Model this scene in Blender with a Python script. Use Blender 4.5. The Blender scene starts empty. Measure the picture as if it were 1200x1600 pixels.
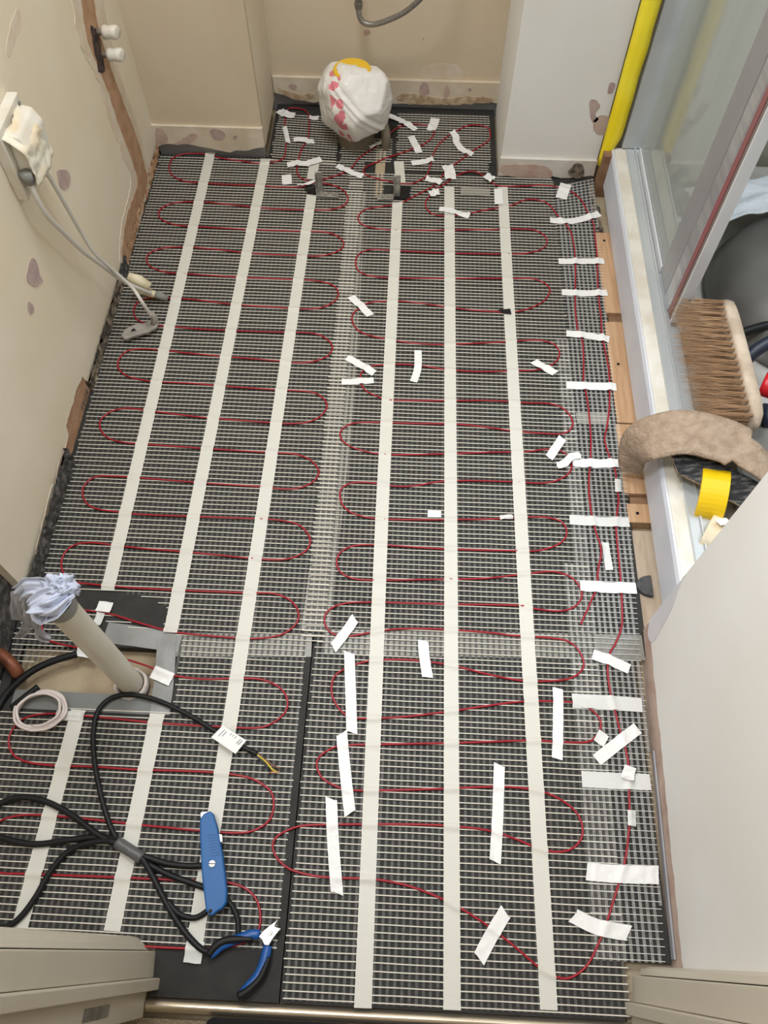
import bpy, bmesh, math, random
import numpy as np
from mathutils import Vector, Matrix, noise
rnd = random.Random(7)
S = bpy.context.scene
COL = S.collection

# ------------------------------------------------------------------ camera
CAM_H = 1.4
FPX, PITCH, ROLL, YAW = 1220.97, 1.05620, 0.003817, -0.040626
def cam_axes():
    cp, sp = math.cos(PITCH), math.sin(PITCH)
    w = Vector((math.sin(YAW)*cp, math.cos(YAW)*cp, -sp))
    r = Vector((math.cos(YAW), -math.sin(YAW), 0)); u = r.cross(w)
    return r*math.cos(ROLL)+u*math.sin(ROLL), -r*math.sin(ROLL)+u*math.cos(ROLL), w
AR, AU, AW = cam_axes()
cd = bpy.data.cameras.new('camera'); cam = bpy.data.objects.new('camera', cd); COL.objects.link(cam)
cd.sensor_fit = 'HORIZONTAL'; cd.sensor_width = 36; cd.lens = 36*FPX/1200; cd.clip_start = .01
cam.matrix_world = Matrix(((AR.x, AU.x, -AW.x, 0), (AR.y, AU.y, -AW.y, 0), (AR.z, AU.z, -AW.z, CAM_H), (0, 0, 0, 1)))
S.camera = cam
# ------------------------------------------------------------------ world, light, exposure
S.view_settings.view_transform = 'Standard'; S.view_settings.look = 'None'
S.view_settings.gamma = 1; S.view_settings.use_curve_mapping = False
S.view_settings.exposure = 0.0
wd = bpy.data.worlds.new('world'); S.world = wd; wd.use_nodes = True
wd.node_tree.nodes['Background'].inputs[0].default_value = (1.0, .955, .88, 1)
wd.node_tree.nodes['Background'].inputs[1].default_value = .90
def area(name, loc, target, size, size_y, power, color):
    l = bpy.data.lights.new(name, 'AREA'); l.shape = 'RECTANGLE'; l.size = size; l.size_y = size_y
    l.energy = power; l.color = color
    o = bpy.data.objects.new(name, l); COL.objects.link(o); o.location = loc
    o.rotation_euler = (Vector(target)-Vector(loc)).to_track_quat('-Z', 'Y').to_euler()
    return o
area('window_light', (1.28, 1.25, 1.75), (-.4, 1.15, 0.2), .9, .8, 22, (.80, .90, 1.0))
area('overhead_fill', (-.28, 1.20, 2.30), (.35, 1.30, 0.1), .45, .45, 22, (.93, .96, 1.0))  # added fill from above to brighten nib, fascia and pier; no fixture known

fill_l = area('nib_fill', (-.55, .25, 2.32), (.46, .42, .40), .35, .35, 5.5, (.90, .95, 1.0)); fill_l.data.spread = math.radians(75)  # added fill aimed at the nib wall to brighten it; no lamp known there

# ------------------------------------------------------------------ projection helpers: pixel of the photo -> point on a real plane
def _ray(px, py): return AW + AR*((px-600)/FPX) - AU*((py-800)/FPX)
def at(px, py, z=0.0):
    d = _ray(px, py); return Vector((0, 0, CAM_H)) + d*((z-CAM_H)/d.z)
def at_x(px, py, x):
    d = _ray(px, py); return Vector((0, 0, CAM_H)) + d*(x/d.x)
def at_y(px, py, y):
    d = _ray(px, py); return Vector((0, 0, CAM_H)) + d*(y/d.y)

# ------------------------------------------------------------------ materials
def mat(name, c, rough=.7, metal=0.0, c2=None, scale=20, detail=4, lo=.4, hi=.6, bump=0, bscale=60, alpha=1.0, spec=.5, stretch=None, trans=0, coat=0):
    m = bpy.data.materials.new(name); m.use_nodes = True; nt = m.node_tree; b = nt.nodes['Principled BSDF']
    b.inputs['Base Color'].default_value = (*c, 1); b.inputs['Roughness'].default_value = rough
    b.inputs['Metallic'].default_value = metal; b.inputs['Specular IOR Level'].default_value = spec
    b.inputs['Alpha'].default_value = alpha; b.inputs['Transmission Weight'].default_value = trans
    b.inputs['Coat Weight'].default_value = coat
    co = nt.nodes.new('ShaderNodeNewGeometry').outputs['Position']
    if stretch:
        mp = nt.nodes.new('ShaderNodeMapping'); nt.links.new(co, mp.inputs['Vector']); mp.inputs['Scale'].default_value = stretch
        co = mp.outputs['Vector']
    if c2:
        n = nt.nodes.new('ShaderNodeTexNoise'); n.inputs['Scale'].default_value = scale; n.inputs['Detail'].default_value = detail
        nt.links.new(co, n.inputs['Vector'])
        r = nt.nodes.new('ShaderNodeValToRGB'); r.color_ramp.elements[0].position = lo; r.color_ramp.elements[1].position = hi
        r.color_ramp.elements[0].color = (*c, 1); r.color_ramp.elements[1].color = (*c2, 1)
        nt.links.new(n.outputs['Fac'], r.inputs[0]); nt.links.new(r.outputs[0], b.inputs['Base Color'])
    if bump:
        n2 = nt.nodes.new('ShaderNodeTexNoise'); n2.inputs['Scale'].default_value = bscale; n2.inputs['Detail'].default_value = 5
        nt.links.new(co, n2.inputs['Vector'])
        bp = nt.nodes.new('ShaderNodeBump'); bp.inputs['Strength'].default_value = bump; bp.inputs['Distance'].default_value = .004
        nt.links.new(n2.outputs['Fac'], bp.inputs['Height']); nt.links.new(bp.outputs[0], b.inputs['Normal'])
    return m
M = dict(
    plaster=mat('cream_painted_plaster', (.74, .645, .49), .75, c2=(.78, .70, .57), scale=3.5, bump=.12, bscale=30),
    plaster_shaded=mat('warm_shaded_plaster', (.60, .50, .36), .75, c2=(.66, .56, .42), scale=3, bump=.12, bscale=25),  # cream plaster darkened and warmed; shade and warm light put into the colour
    plaster_lit=mat('cool_lit_plaster', (.78, .76, .72), .7, c2=(.83, .82, .80), scale=2.5, bump=.08, bscale=25),  # cream plaster paled; cool light on pier and nib put into the colour
    skirting=mat('skirting_paint', (.62, .53, .40), .7, c2=(.70, .62, .50), scale=12, bump=.25, bscale=60),
    skirting_lit=mat('cool_lit_skirting_paint', (.58, .52, .45), .7, c2=(.66, .62, .56), scale=12, bump=.25, bscale=60),  # skirting paint paled; the pier's cool light is put into the colour
    brownplaster=mat('brown_undercoat_plaster', (.40, .225, .125), .9, c2=(.48, .29, .175), scale=30, bump=.5, bscale=150),
    pinkplaster=mat('pink_plaster', (.47, .33, .27), .9, c2=(.55, .42, .35), scale=25, bump=.35, bscale=80),
    halo=mat('feathered_plaster_edge', (.66, .54, .41), .85, c2=(.69, .60, .49), scale=30, bump=.3, bscale=80),
    mauve=mat('mauve_old_paint', (.42, .31, .29), .8, c2=(.50, .38, .34), scale=40),
    lilac=mat('lilac_filler', (.62, .61, .65), .7, c2=(.68, .67, .70), scale=12, bump=.1),
    tornpaper=mat('torn_plaster_edge', (.42, .29, .18), .9, c2=(.58, .46, .32), scale=45, bump=.7, bscale=120),
    brownhole=mat('dark_brown_hole', (.03, .02, .018), .95, c2=(.10, .06, .045), scale=60, bump=1, bscale=120),  # near-black brown mottling for the hole patch
    greyband=mat('grey_damp_course', (.30, .30, .32), .6, c2=(.36, .36, .38), scale=10, bump=.1),
    bitumen=mat('crumbly_bitumen', (.045, .042, .040), .95, c2=(.17, .155, .14), scale=70, lo=.45, hi=.75, bump=1, bscale=180),
    mortar=mat('grey_brown_rubble', (.06, .052, .042), .95, c2=(.26, .20, .145), scale=45, lo=.4, hi=.65, bump=1, bscale=160),
    terracotta=mat('terracotta_block', (.46, .27, .165), .9, c2=(.40, .22, .12), scale=30, bump=.7, bscale=140),
    subfloor=mat('chipboard_subfloor', (.34, .26, .165), .85, c2=(.42, .335, .22), scale=14, bump=.3, bscale=200),
    board=mat('charcoal_insulation_board', (.023, .022, .020), .75, c2=(.030, .029, .026), scale=25, bump=.15, bscale=200, spec=.35),
    weft=mat('cream_glassfibre_thread', (.68, .64, .55), .6, bump=0),
    weft2=mat('white_glassfibre_thread', (.70, .69, .66), .55),
    warp=mat('smoky_glassfibre_ribbon', (.060, .057, .049), .5, alpha=.80, c2=(.095, .09, .08), scale=150),
    warp2=mat('window_shine_glassfibre_ribbon', (.30, .29, .27), .4, alpha=.85, c2=(.20, .195, .18), scale=120),  # turned-over mesh ribbon, with window shine put into its lighter colour
    cable=mat('crimson_heating_cable', (.33, .007, .018), .35, spec=.5),
    strip=mat('cream_adhesive_tape', (.76, .74, .66), .5, alpha=.80, bump=.06, bscale=120),
    tape=mat('white_tape', (.80, .79, .77), .5, alpha=.97, bump=.35, bscale=70),
    tape_thin=mat('thin_white_tape', (.76, .76, .73), .45, alpha=.82, bump=.2, bscale=70),
    clear=mat('clear_joint_tape', (.55, .53, .46), .3, alpha=.42, bump=.15, bscale=40),
    duct=mat('grey_duct_tape', (.20, .20, .19), .42, c2=(.26, .26, .25), scale=14, bump=.3, bscale=25, metal=.2),
    greymat=mat('plain_grey_strip', (.15, .155, .145), .6, c2=(.18, .185, .175), scale=8),
    alu=mat('dull_aluminium', (.62, .63, .66), .32, metal=.75, c2=(.50, .51, .54), scale=6, stretch=(8, .6, 8)),
    alu_grey=mat('warm_grey_aluminium', (.36, .36, .38), .4, metal=.5, c2=(.42, .42, .44), scale=4),
    alu_mid=mat('pale_grey_metal', (.50, .52, .52), .4, metal=.2, c2=(.44, .46, .47), scale=6),
    alu_light=mat('white_coated_metal', (.70, .71, .75), .35, metal=.1, c2=(.64, .65, .69), scale=5),
    meshtape=mat('lilac_white_fascia', (.60, .62, .69), .5, c2=(.66, .68, .74), scale=6),
    traytop=mat('cream_tray_lip', (.62, .57, .48), .5, c2=(.70, .67, .60), scale=18, bump=.2, bscale=50),
    traywhite=mat('dirty_white_acrylic', (.55, .53, .50), .35, c2=(.42, .39, .35), scale=8),
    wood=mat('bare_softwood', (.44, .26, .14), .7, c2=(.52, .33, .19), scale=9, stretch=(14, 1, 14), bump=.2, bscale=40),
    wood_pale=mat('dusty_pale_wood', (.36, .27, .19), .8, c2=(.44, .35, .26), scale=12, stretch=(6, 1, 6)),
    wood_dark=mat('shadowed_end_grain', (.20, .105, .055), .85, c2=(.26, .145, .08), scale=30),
    broomwood=mat('worn_broom_wood', (.44, .34, .255), .7, c2=(.58, .47, .37), scale=22, bump=.3, bscale=60),
    bristle=mat('coir_bristle', (.27, .15, .075), .8, c2=(.40, .24, .13), scale=60, stretch=(.2, 3, 3)),
    felt=mat('brown_jute_felt', (.30, .215, .15), .95, c2=(.40, .30, .22), scale=60, lo=.35, hi=.65, bump=1, bscale=150),
    feltblack=mat('black_fuzzy_backing', (.02, .02, .022), .95, c2=(.17, .165, .155), scale=90, lo=.45, hi=.7, stretch=(.5, 2, 1), bump=1, bscale=160),
    yellow=mat('yellow_tape', (.93, .73, .01), .35, c2=(.95, .80, .04), scale=8, bump=.2, bscale=20),
    yellow2=mat('amber_yellow_plastic', (.80, .50, .03), .35),
    yellow3=mat('deep_yellow_tape_roll', (.80, .52, .005), .3),
    black=mat('black_rubber', (.006, .006, .007), .5, spec=.3),
    blacksoft=mat('black_fabric', (.006, .006, .006), .95),
    darkfoam=mat('dark_grey_rubber', (.045, .048, .05), .8, c2=(.07, .07, .07), scale=80, bump=.4, bscale=200),
    navy=mat('navy_tool_grip', (.012, .018, .035), .45),
    red=mat('red_plastic', (.55, .012, .02), .35),
    bucket=mat('dark_grey_plastic', (.13, .122, .112), .45, c2=(.17, .16, .145), scale=5),
    towel=mat('blue_white_towel', (.84, .88, .95), .9, bump=.9, bscale=90),
    enclosure=mat('grey_green_panel', (.50, .51, .45), .4, c2=(.55, .56, .50), scale=3),
    brownwall=mat('bare_beige_wall', (.46, .42, .34), .85, c2=(.52, .48, .40), scale=15),
    pvc=mat('off_white_waste_pipe', (.66, .62, .53), .4, c2=(.60, .55, .45), scale=7),
    pvc_rim=mat('pale_pipe_collar', (.62, .56, .52), .6, c2=(.50, .42, .38), scale=50, bump=.4),
    rag=mat('pale_blue_cloth', (.46, .50, .62), .85, c2=(.52, .55, .66), scale=8, bump=.3, bscale=60),
    rag_thin=mat('thin_grey_polythene', (.50, .50, .54), .4, alpha=.55),
    copper=mat('brown_copper_pipe', (.20, .065, .03), .5, metal=.4, c2=(.12, .04, .02), scale=40),
    darkpipe=mat('grey_brown_plastic', (.20, .165, .12), .5),
    hose=mat('braided_steel_hose', (.20, .19, .17), .4, metal=.5, c2=(.28, .27, .24), scale=300),
    brass=mat('dull_grey_fitting', (.22, .21, .18), .4, metal=.6),
    socket=mat('white_plastic', (.72, .68, .60), .45, c2=(.66, .60, .50), scale=18),
    masking=mat('yellowed_masking_tape', (.80, .75, .62), .6, c2=(.70, .58, .40), scale=16, lo=.42, hi=.62, bump=.5, bscale=45),
    whitecable=mat('white_pvc_flex', (.60, .57, .52), .4),
    conduit=mat('pale_pink_white_tube', (.66, .58, .55), .4),
    steel=mat('galvanised_steel', (.42, .42, .40), .4, metal=.7, c2=(.30, .28, .25), scale=60),
    rusty=mat('dusty_galvanised_metal', (.28, .26, .23), .65, metal=.3, c2=(.36, .33, .29), scale=50),
    putty=mat('grey_cable_gland', (.22, .22, .20), .6),
    connector=mat('cream_connector', (.70, .63, .45), .5, c2=(.60, .52, .34), scale=40),
    blue=mat('cobalt_blue_metal', (.006, .10, .31), .5),
    blue2=mat('blue_grip_rubber', (.005, .075, .30), .4),
    blade=mat('bare_steel', (.55, .55, .55), .3, metal=.8),
    paper=mat('white_paper_label', (.80, .79, .76), .6),
    ink=mat('grey_print', (.12, .12, .12), .7),
    wireyg=mat('yellow_green_wire', (.55, .42, .03), .4),
    wirebrown=mat('brown_wire', (.16, .06, .03), .4),
    copperwire=mat('bright_copper', (.70, .35, .18), .35, metal=.8),
    gloss=mat('cream_gloss_woodwork', (.58, .52, .42), .4, c2=(.62, .56, .46), scale=4, bump=.05),
    woodframe=mat('stained_bare_timber', (.22, .17, .12), .8, c2=(.30, .24, .17), scale=20),
    carpet=mat('beige_carpet', (.20, .155, .095), .98, c2=(.32, .26, .17), scale=350, bump=1, bscale=400),
    goldstrip=mat('brushed_metal_threshold', (.78, .70, .58), .28, metal=.9, c2=(.66, .58, .46), scale=10, stretch=(1, 20, 20)),
    greysplice=mat('smoky_wrap_tape', (.10, .10, .10), .35, alpha=.9, bump=.5, bscale=80),
)
# carrier bag: white film with a band of pink-red printed bubbles
def bag_material():
    m = mat('white_carrier_bag_film', (.80, .78, .74), .35, bump=.25, bscale=25); nt = m.node_tree; b = nt.nodes['Principled BSDF']
    tc = nt.nodes.new('ShaderNodeTexCoord')
    sep = nt.nodes.new('ShaderNodeSeparateXYZ'); nt.links.new(tc.outputs['Object'], sep.inputs[0])
    v = nt.nodes.new('ShaderNodeTexVoronoi'); v.inputs['Scale'].default_value = 36; nt.links.new(tc.outputs['Object'], v.inputs['Vector'])
    lt = nt.nodes.new('ShaderNodeMath'); lt.operation = 'LESS_THAN'; lt.inputs[1].default_value = .48; nt.links.new(v.outputs['Distance'], lt.inputs[0])
    a = nt.nodes.new('ShaderNodeMath'); a.operation = 'MULTIPLY_ADD'; nt.links.new(sep.outputs['Z'], a.inputs[0]); a.inputs[1].default_value = .18; a.inputs[2].default_value = .038
    s = nt.nodes.new('ShaderNodeMath'); s.operation = 'ADD'; nt.links.new(sep.outputs['X'], s.inputs[0]); nt.links.new(a.outputs[0], s.inputs[1])
    ab = nt.nodes.new('ShaderNodeMath'); ab.operation = 'ABSOLUTE'; nt.links.new(s.outputs[0], ab.inputs[0])
    l2 = nt.nodes.new('ShaderNodeMath'); l2.operation = 'LESS_THAN'; l2.inputs[1].default_value = .017; nt.links.new(ab.outputs[0], l2.inputs[0])
    ml = nt.nodes.new('ShaderNodeMath'); ml.operation = 'MULTIPLY'; nt.links.new(lt.outputs[0], ml.inputs[0]); nt.links.new(l2.outputs[0], ml.inputs[1])
    fr = nt.nodes.new('ShaderNodeMath'); fr.operation = 'LESS_THAN'; fr.inputs[1].default_value = 0; nt.links.new(sep.outputs['Y'], fr.inputs[0])
    m2 = nt.nodes.new('ShaderNodeMath'); m2.operation = 'MULTIPLY'; nt.links.new(ml.outputs[0], m2.inputs[0]); nt.links.new(fr.outputs[0], m2.inputs[1])
    mx = nt.nodes.new('ShaderNodeMix'); mx.data_type = 'RGBA'; nt.links.new(m2.outputs[0], mx.inputs[0])
    mx.inputs[6].default_value = (.80, .78, .74, 1); mx.inputs[7].default_value = (.72, .22, .26, 1)
    nt.links.new(mx.outputs[2], b.inputs['Base Color'])
    return m
M['bag'] = bag_material()
def glass_material():
    m = bpy.data.materials.new('hazy_shower_glass'); m.use_nodes = True; nt = m.node_tree; nt.nodes.clear()
    out = nt.nodes.new('ShaderNodeOutputMaterial')
    tr = nt.nodes.new('ShaderNodeBsdfTransparent'); tr.inputs[0].default_value = (.82, .90, .86, 1)
    gl = nt.nodes.new('ShaderNodeBsdfGlossy'); gl.inputs['Roughness'].default_value = .04
    df = nt.nodes.new('ShaderNodeBsdfDiffuse'); df.inputs[0].default_value = (.68, .74, .72, 1)
    fr = nt.nodes.new('ShaderNodeFresnel'); fr.inputs[0].default_value = 1.5
    n = nt.nodes.new('ShaderNodeTexNoise'); n.inputs['Scale'].default_value = 4
    r = nt.nodes.new('ShaderNodeMapRange'); r.inputs[3].default_value = .42; r.inputs[4].default_value = .62; nt.links.new(n.outputs['Fac'], r.inputs[0])
    m1 = nt.nodes.new('ShaderNodeMixShader'); nt.links.new(r.outputs[0], m1.inputs[0]); nt.links.new(tr.outputs[0], m1.inputs[1]); nt.links.new(df.outputs[0], m1.inputs[2])
    m2 = nt.nodes.new('ShaderNodeMixShader'); nt.links.new(fr.outputs[0], m2.inputs[0]); nt.links.new(m1.outputs[0], m2.inputs[1]); nt.links.new(gl.outputs[0], m2.inputs[2])
    nt.links.new(m2.outputs[0], out.inputs[0])
    return m
M['glass'] = glass_material()

# ------------------------------------------------------------------ object helpers
def tag(o, label=None, cat=None, group=None, kind=None):
    if label: o['label'] = label
    if cat: o['category'] = cat
    if group: o['group'] = group
    if kind: o['kind'] = kind
    return o
def empty(name, loc, label, cat, group=None):
    o = bpy.data.objects.new(name, None); COL.objects.link(o); o.location = loc; o.empty_display_size = .02
    return tag(o, label, cat, group)
class MB:
    """collects verts/faces in world space; build() recentres on the parent"""
    def __init__(s): s.v = []; s.f = []
    def add(s, vs, fs):
        k = len(s.v); s.v += [tuple(v) for v in vs]; s.f += [tuple(i+k for i in f) for f in fs]
    def box(s, a, b):
        (x0, y0, z0), (x1, y1, z1) = a, b
        s.add([(x0, y0, z0), (x1, y0, z0), (x1, y1, z0), (x0, y1, z0), (x0, y0, z1), (x1, y0, z1), (x1, y1, z1), (x0, y1, z1)],
              [(0, 3, 2, 1), (4, 5, 6, 7), (0, 1, 5, 4), (1, 2, 6, 5), (2, 3, 7, 6), (3, 0, 4, 7)])
    def prism(s, poly, vec, cap=True):
        """poly: ordered 3D points, extruded by vec"""
        n = len(poly); vec = Vector(vec); P0 = [Vector(p) for p in poly]; P1 = [p+vec for p in P0]
        f = [(i, (i+1) % n, n+(i+1) % n, n+i) for i in range(n)]
        if cap: f += [tuple(range(n-1, -1, -1)), tuple(range(n, 2*n))]
        s.add(P0+P1, f)
    def tube(s, pts, r, n=8, cap=True, flat=1.0):
        pts = [Vector(p) for p in pts]; rr = r if isinstance(r, (list, tuple)) else [r]*len(pts)
        vs = []; N = None
        for i, p in enumerate(pts):
            t = (pts[min(i+1, len(pts)-1)]-pts[max(i-1, 0)])
            if t.length < 1e-9: t = Vector((0, 0, 1))
            t.normalize()
            if N is None:
                N = Vector((0, 0, 1)).cross(t)
                if N.length < .05: N = Vector((1, 0, 0)).cross(t)
            N = (N - t*N.dot(t)).normalized(); B = t.cross(N)
            for k in range(n):
                a = 2*math.pi*k/n; vs.append(p+N*math.cos(a)*rr[i]+B*math.sin(a)*rr[i]*flat)
        fs = [(i*n+k, i*n+(k+1) % n, (i+1)*n+(k+1) % n, (i+1)*n+k) for i in range(len(pts)-1) for k in range(n)]
        if cap: fs += [tuple(range(n-1, -1, -1)), tuple(range((len(pts)-1)*n, len(pts)*n))]
        s.add(vs, fs)
    def build(s, name, m, parent=None, smooth=False, bevel=0):
        me = bpy.data.meshes.new(name); o = bpy.data.objects.new(name, me); COL.objects.link(o)
        off = Vector(parent.location) if parent is not None else Vector((0, 0, 0))
        if parent is not None and parent.parent is not None: off = Vector(parent.matrix_world.translation)
        if parent is not None: o.parent = parent
        if parent is None and s.v:
            a = np.array(s.v); lo = a.min(0); hi = a.max(0); off = Vector(((lo[0]+hi[0])/2, (lo[1]+hi[1])/2, lo[2])); o.location = off
        elif parent is not None and parent.type == 'MESH':
            off = Vector(parent.get('_o', parent.location)); 
        me.from_pydata([tuple(Vector(v)-off) for v in s.v], [], s.f); me.materials.append(M[m] if isinstance(m, str) else m)
        bm = bmesh.new(); bm.from_mesh(me); bmesh.ops.recalc_face_normals(bm, faces=bm.faces); bm.to_mesh(me); bm.free()
        if smooth:
            for p in me.polygons: p.use_smooth = True
        if bevel:
            b = o.modifiers.new('bevel', 'BEVEL'); b.width = bevel; b.segments = 2; b.limit_method = 'ANGLE'
        WO[o] = off
        return o
WO = {}
_old_build = MB.build
def spline(pts, step=.004, closed=False):
    """Catmull-Rom through points, resampled"""
    P = [Vector(p) for p in pts]; out = []
    n = len(P)
    for i in range(n if closed else n-1):
        p0 = P[(i-1) % n] if closed else P[max(i-1, 0)]; p1 = P[i % n]; p2 = P[(i+1) % n]; p3 = P[(i+2) % n] if closed else P[min(i+2, n-1)]
        m = max(1, int((p2-p1).length/step))
        for k in range(m):
            t = k/m
            out.append(.5*((2*p1)+(p2-p0)*t+(2*p0-5*p1+4*p2-p3)*t*t+(3*p1-p0-3*p2+p3)*t**3))
    out.append(P[0].copy() if closed else P[-1].copy())
    return out
def child(mb, name, m, parent, **k):
    """part under a parent (Empty or mesh), any depth"""
    me = bpy.data.meshes.new(name); o = bpy.data.objects.new(name, me); COL.objects.link(o); o.parent = parent
    off = WO.get(parent, Vector(parent.location))
    WO[o] = off
    me.from_pydata([tuple(Vector(v)-off) for v in mb.v], [], mb.f); me.materials.append(M[m] if isinstance(m, str) else m)
    bm = bmesh.new(); bm.from_mesh(me); bmesh.ops.recalc_face_normals(bm, faces=bm.faces); bm.to_mesh(me); bm.free()
    if k.get('smooth'):
        for p in me.polygons: p.use_smooth = True
    if k.get('bevel'):
        b = o.modifiers.new('bevel', 'BEVEL'); b.width = k['bevel']; b.segments = 2; b.limit_method = 'ANGLE'
    if k.get('label'): o['label'] = k['label']
    return o
def struct(name, mb, m, **k):
    o = mb.build(name, m, **k); o['kind'] = 'structure'; return o
def jag(u0, u1, base, amp, step=.008, seed=0, freq=30):
    """jagged edge heights between u0 and u1"""
    n = max(2, int(abs(u1-u0)/step)); out = []
    for i in range(n+1):
        u = u0+(u1-u0)*i/n
        b = base(u) if callable(base) else base
        out.append((u, b+amp*(noise.noise(Vector((u*freq, seed*7.3, 0)))*1.2+.5*noise.noise(Vector((u*freq*3, seed*3.1, 5))))))
    return out
def smoothpoly(pts, jitter=.002, step=.006, seed=1):
    q = spline([Vector((a, b, 0)) for a, b in pts], step, True)[:-1]
    return [(p.x+jitter*noise.noise(Vector((p.x*60, p.y*60, seed))), p.y+jitter*noise.noise(Vector((p.x*60, p.y*60, seed+9)))) for p in q]

# ================================================================== STRUCTURE
H = 2.35
b = MB(); b.box((-.95, -.1, -.05), (1.45, 2.3, -.024)); struct('floor', b, 'subfloor')
b = MB(); b.box((-.95, -.75, -.04), (.9, -.1, -.006)); struct('floor_landing', b, 'carpet')
LX, PY, BY, PX0, RX, RY = -.705, 1.905, 2.14, -.405, .232, 1.855
# left wall: plaster sheet with ragged bottom, ending at the hole
def lbase(y): return .025 + .035*(1 if .93 < y < 1.07 else 0) + .016*(1 if .84 < y <= .93 else 0)
b = MB(); e = jag(.572, 2.2, lbase, .006, seed=1)
b.prism([(LX, y, z) for y, z in e]+[(LX, 2.2, H), (LX, .572, H)], (-.022, 0, 0)); wl = struct('wall_left', b, 'plaster')
b = MB(); b.box((LX-.20, .572, -.02), (LX-.0225, 2.2, H)); struct('wall_left_core', b, 'mortar')
b = MB(); b.box((LX-.03, -.1, -.02), (LX-.014, .405, H)); struct('wall_left_near', b, 'plaster')
b = MB(); b.box((LX-.19, .4055, -.02), (LX-.018, .5715, H)); struct('wall_left_recess', b, 'bitumen')
# masonry strip below the plaster, in stretches of different stuff
def rough_strip(name, y0, y1, x0, z1, m, seed, amp=1.0):
    b = MB(); ny = max(3, int((y1-y0)/.006)); nz = 6; vs = []
    for i in range(ny+1):
        for j in range(nz+1):
            y = y0+(y1-y0)*i/ny; z = -.02+(z1+.02)*j/nz
            vs.append((x0+amp*.006*noise.noise(Vector((y*75, z*90, seed)))+amp*.005*noise.noise(Vector((y*160, z*160, seed+4))), y, z))
    fs = [(i*(nz+1)+j, (i+1)*(nz+1)+j, (i+1)*(nz+1)+j+1, i*(nz+1)+j+1) for i in range(ny) for j in range(nz)]
    k = len(vs); bk = [(x0-.03, v[1], v[2]) for v in vs]
    b.add(vs, fs); b.add([(x0-.03, y0, -.02), (x0-.03, y1, -.02), (x0-.03, y1, z1), (x0-.03, y0, z1)], [(0, 1, 2, 3)])
    for (ya) in (0, ny):
        b.add([vs[ya*(nz+1)], vs[ya*(nz+1)+nz], (x0-.03, y0 if ya == 0 else y1, z1), (x0-.03, y0 if ya == 0 else y1, -.02)], [(0, 1, 2, 3)])
    return struct(name, b, m)
rough_strip('wall_left_footing', .575, .885, LX+.009, .050, 'bitumen', 1)
clay = rough_strip('wall_left_clay_block', .885, 1.075, LX-.003, .080, 'terracotta', 2, .12)
rough_strip('wall_left_rubble', 1.075, 1.40, LX+.006, .034, 'mortar', 3)
rough_strip('wall_left_tar', 1.40, 1.47, LX+.004, .036, 'bitumen', 4)
rough_strip('wall_left_render', 1.47, 1.90, LX+.001, .034, 'brownplaster', 5)
tc = bpy.data.curves.new('marks', 'FONT'); tc.body = 'RUFF'; tc.size = .022; tc.extrude = .0002; tc.space_character = 1.2
mk = bpy.data.objects.new('written_marks', tc); COL.objects.link(mk); tc.materials.append(M['ink']); mk.parent = clay
mk.matrix_parent_inverse = Matrix.Identity(4)
mk.matrix_basis = Matrix.Translation(-clay.location) @ Matrix(((0, 0, 1, LX-.0016), (-1, 0, 0, 1.066), (0, 1, 0, .006), (0, 0, 0, 1)))
# patches on the left wall
def wall_patch(pts, m, parent, plane='x', c=LX, thick=.0012, jitter=.003, seed=1, name='plaster_patch'):
    q = smoothpoly(pts, jitter, seed=seed); b = MB()
    if plane == 'x': b.prism([(c, u, v) for u, v in q], (thick if c < 0 else -thick, 0, 0))
    else: b.prism([(u, c, v) for u, v in q], (0, -thick, 0))
    return child(b, name, m, parent)
def pxl(L, x=LX): return [(at_x(a, b_, x).y, at_x(a, b_, x).z) for a, b_ in L]
wall_patch(pxl([(112, -40), (150, -40), (168, 40), (185, 110), (212, 190), (226, 245), (236, 285), (222, 330), (208, 415), (188, 412), (190, 350), (204, 285), (190, 240), (168, 180), (150, 120), (122, 60)]), 'halo', wl, seed=2, jitter=.006)
wall_patch(pxl([(122, -45), (138, -45), (152, 40), (172, 105), (192, 160), (213, 215), (226, 262), (229, 285), (216, 340), (204, 410), (190, 400), (197, 340), (213, 290), (207, 255), (188, 205), (172, 155), (153, 105), (134, 55)]), 'brownplaster', wl, seed=3, thick=.0018, jitter=.004)
wall_patch(pxl([(140, 42), (150, 50), (156, 75), (161, 108), (154, 112), (148, 90), (143, 66)]), 'brownhole', wl, seed=4, thick=.0028, jitter=.007, name='pipe_hole')
wall_patch(pxl([(44, 412), (50, 403), (57, 410), (62, 430), (66, 440), (55, 447), (42, 438)]), 'mauve', wl, seed=5)
wall_patch(pxl([(42, 473), (47, 473), (53, 482), (46, 492)]), 'mauve', wl, seed=6)
wall_patch(pxl([(88, 268), (98, 265), (108, 272), (109, 285), (101, 297), (93, 292), (90, 280)]), 'mauve', wl, seed=7)
wall_patch(pxl([(92, 722), (99, 705), (104, 690), (97, 715), (86, 756)]), 'pinkplaster', wl, seed=8)
wall_patch(pxl([(70, 800), (80, 760), (84, 765), (72, 830), (60, 868), (56, 860)]), 'halo', wl, seed=10)
wall_patch(pxl([(22, 20), (30, 15), (32, 40), (24, 60), (14, 90), (10, 70)]), 'halo', wl, seed=12, thick=.0006)
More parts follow.
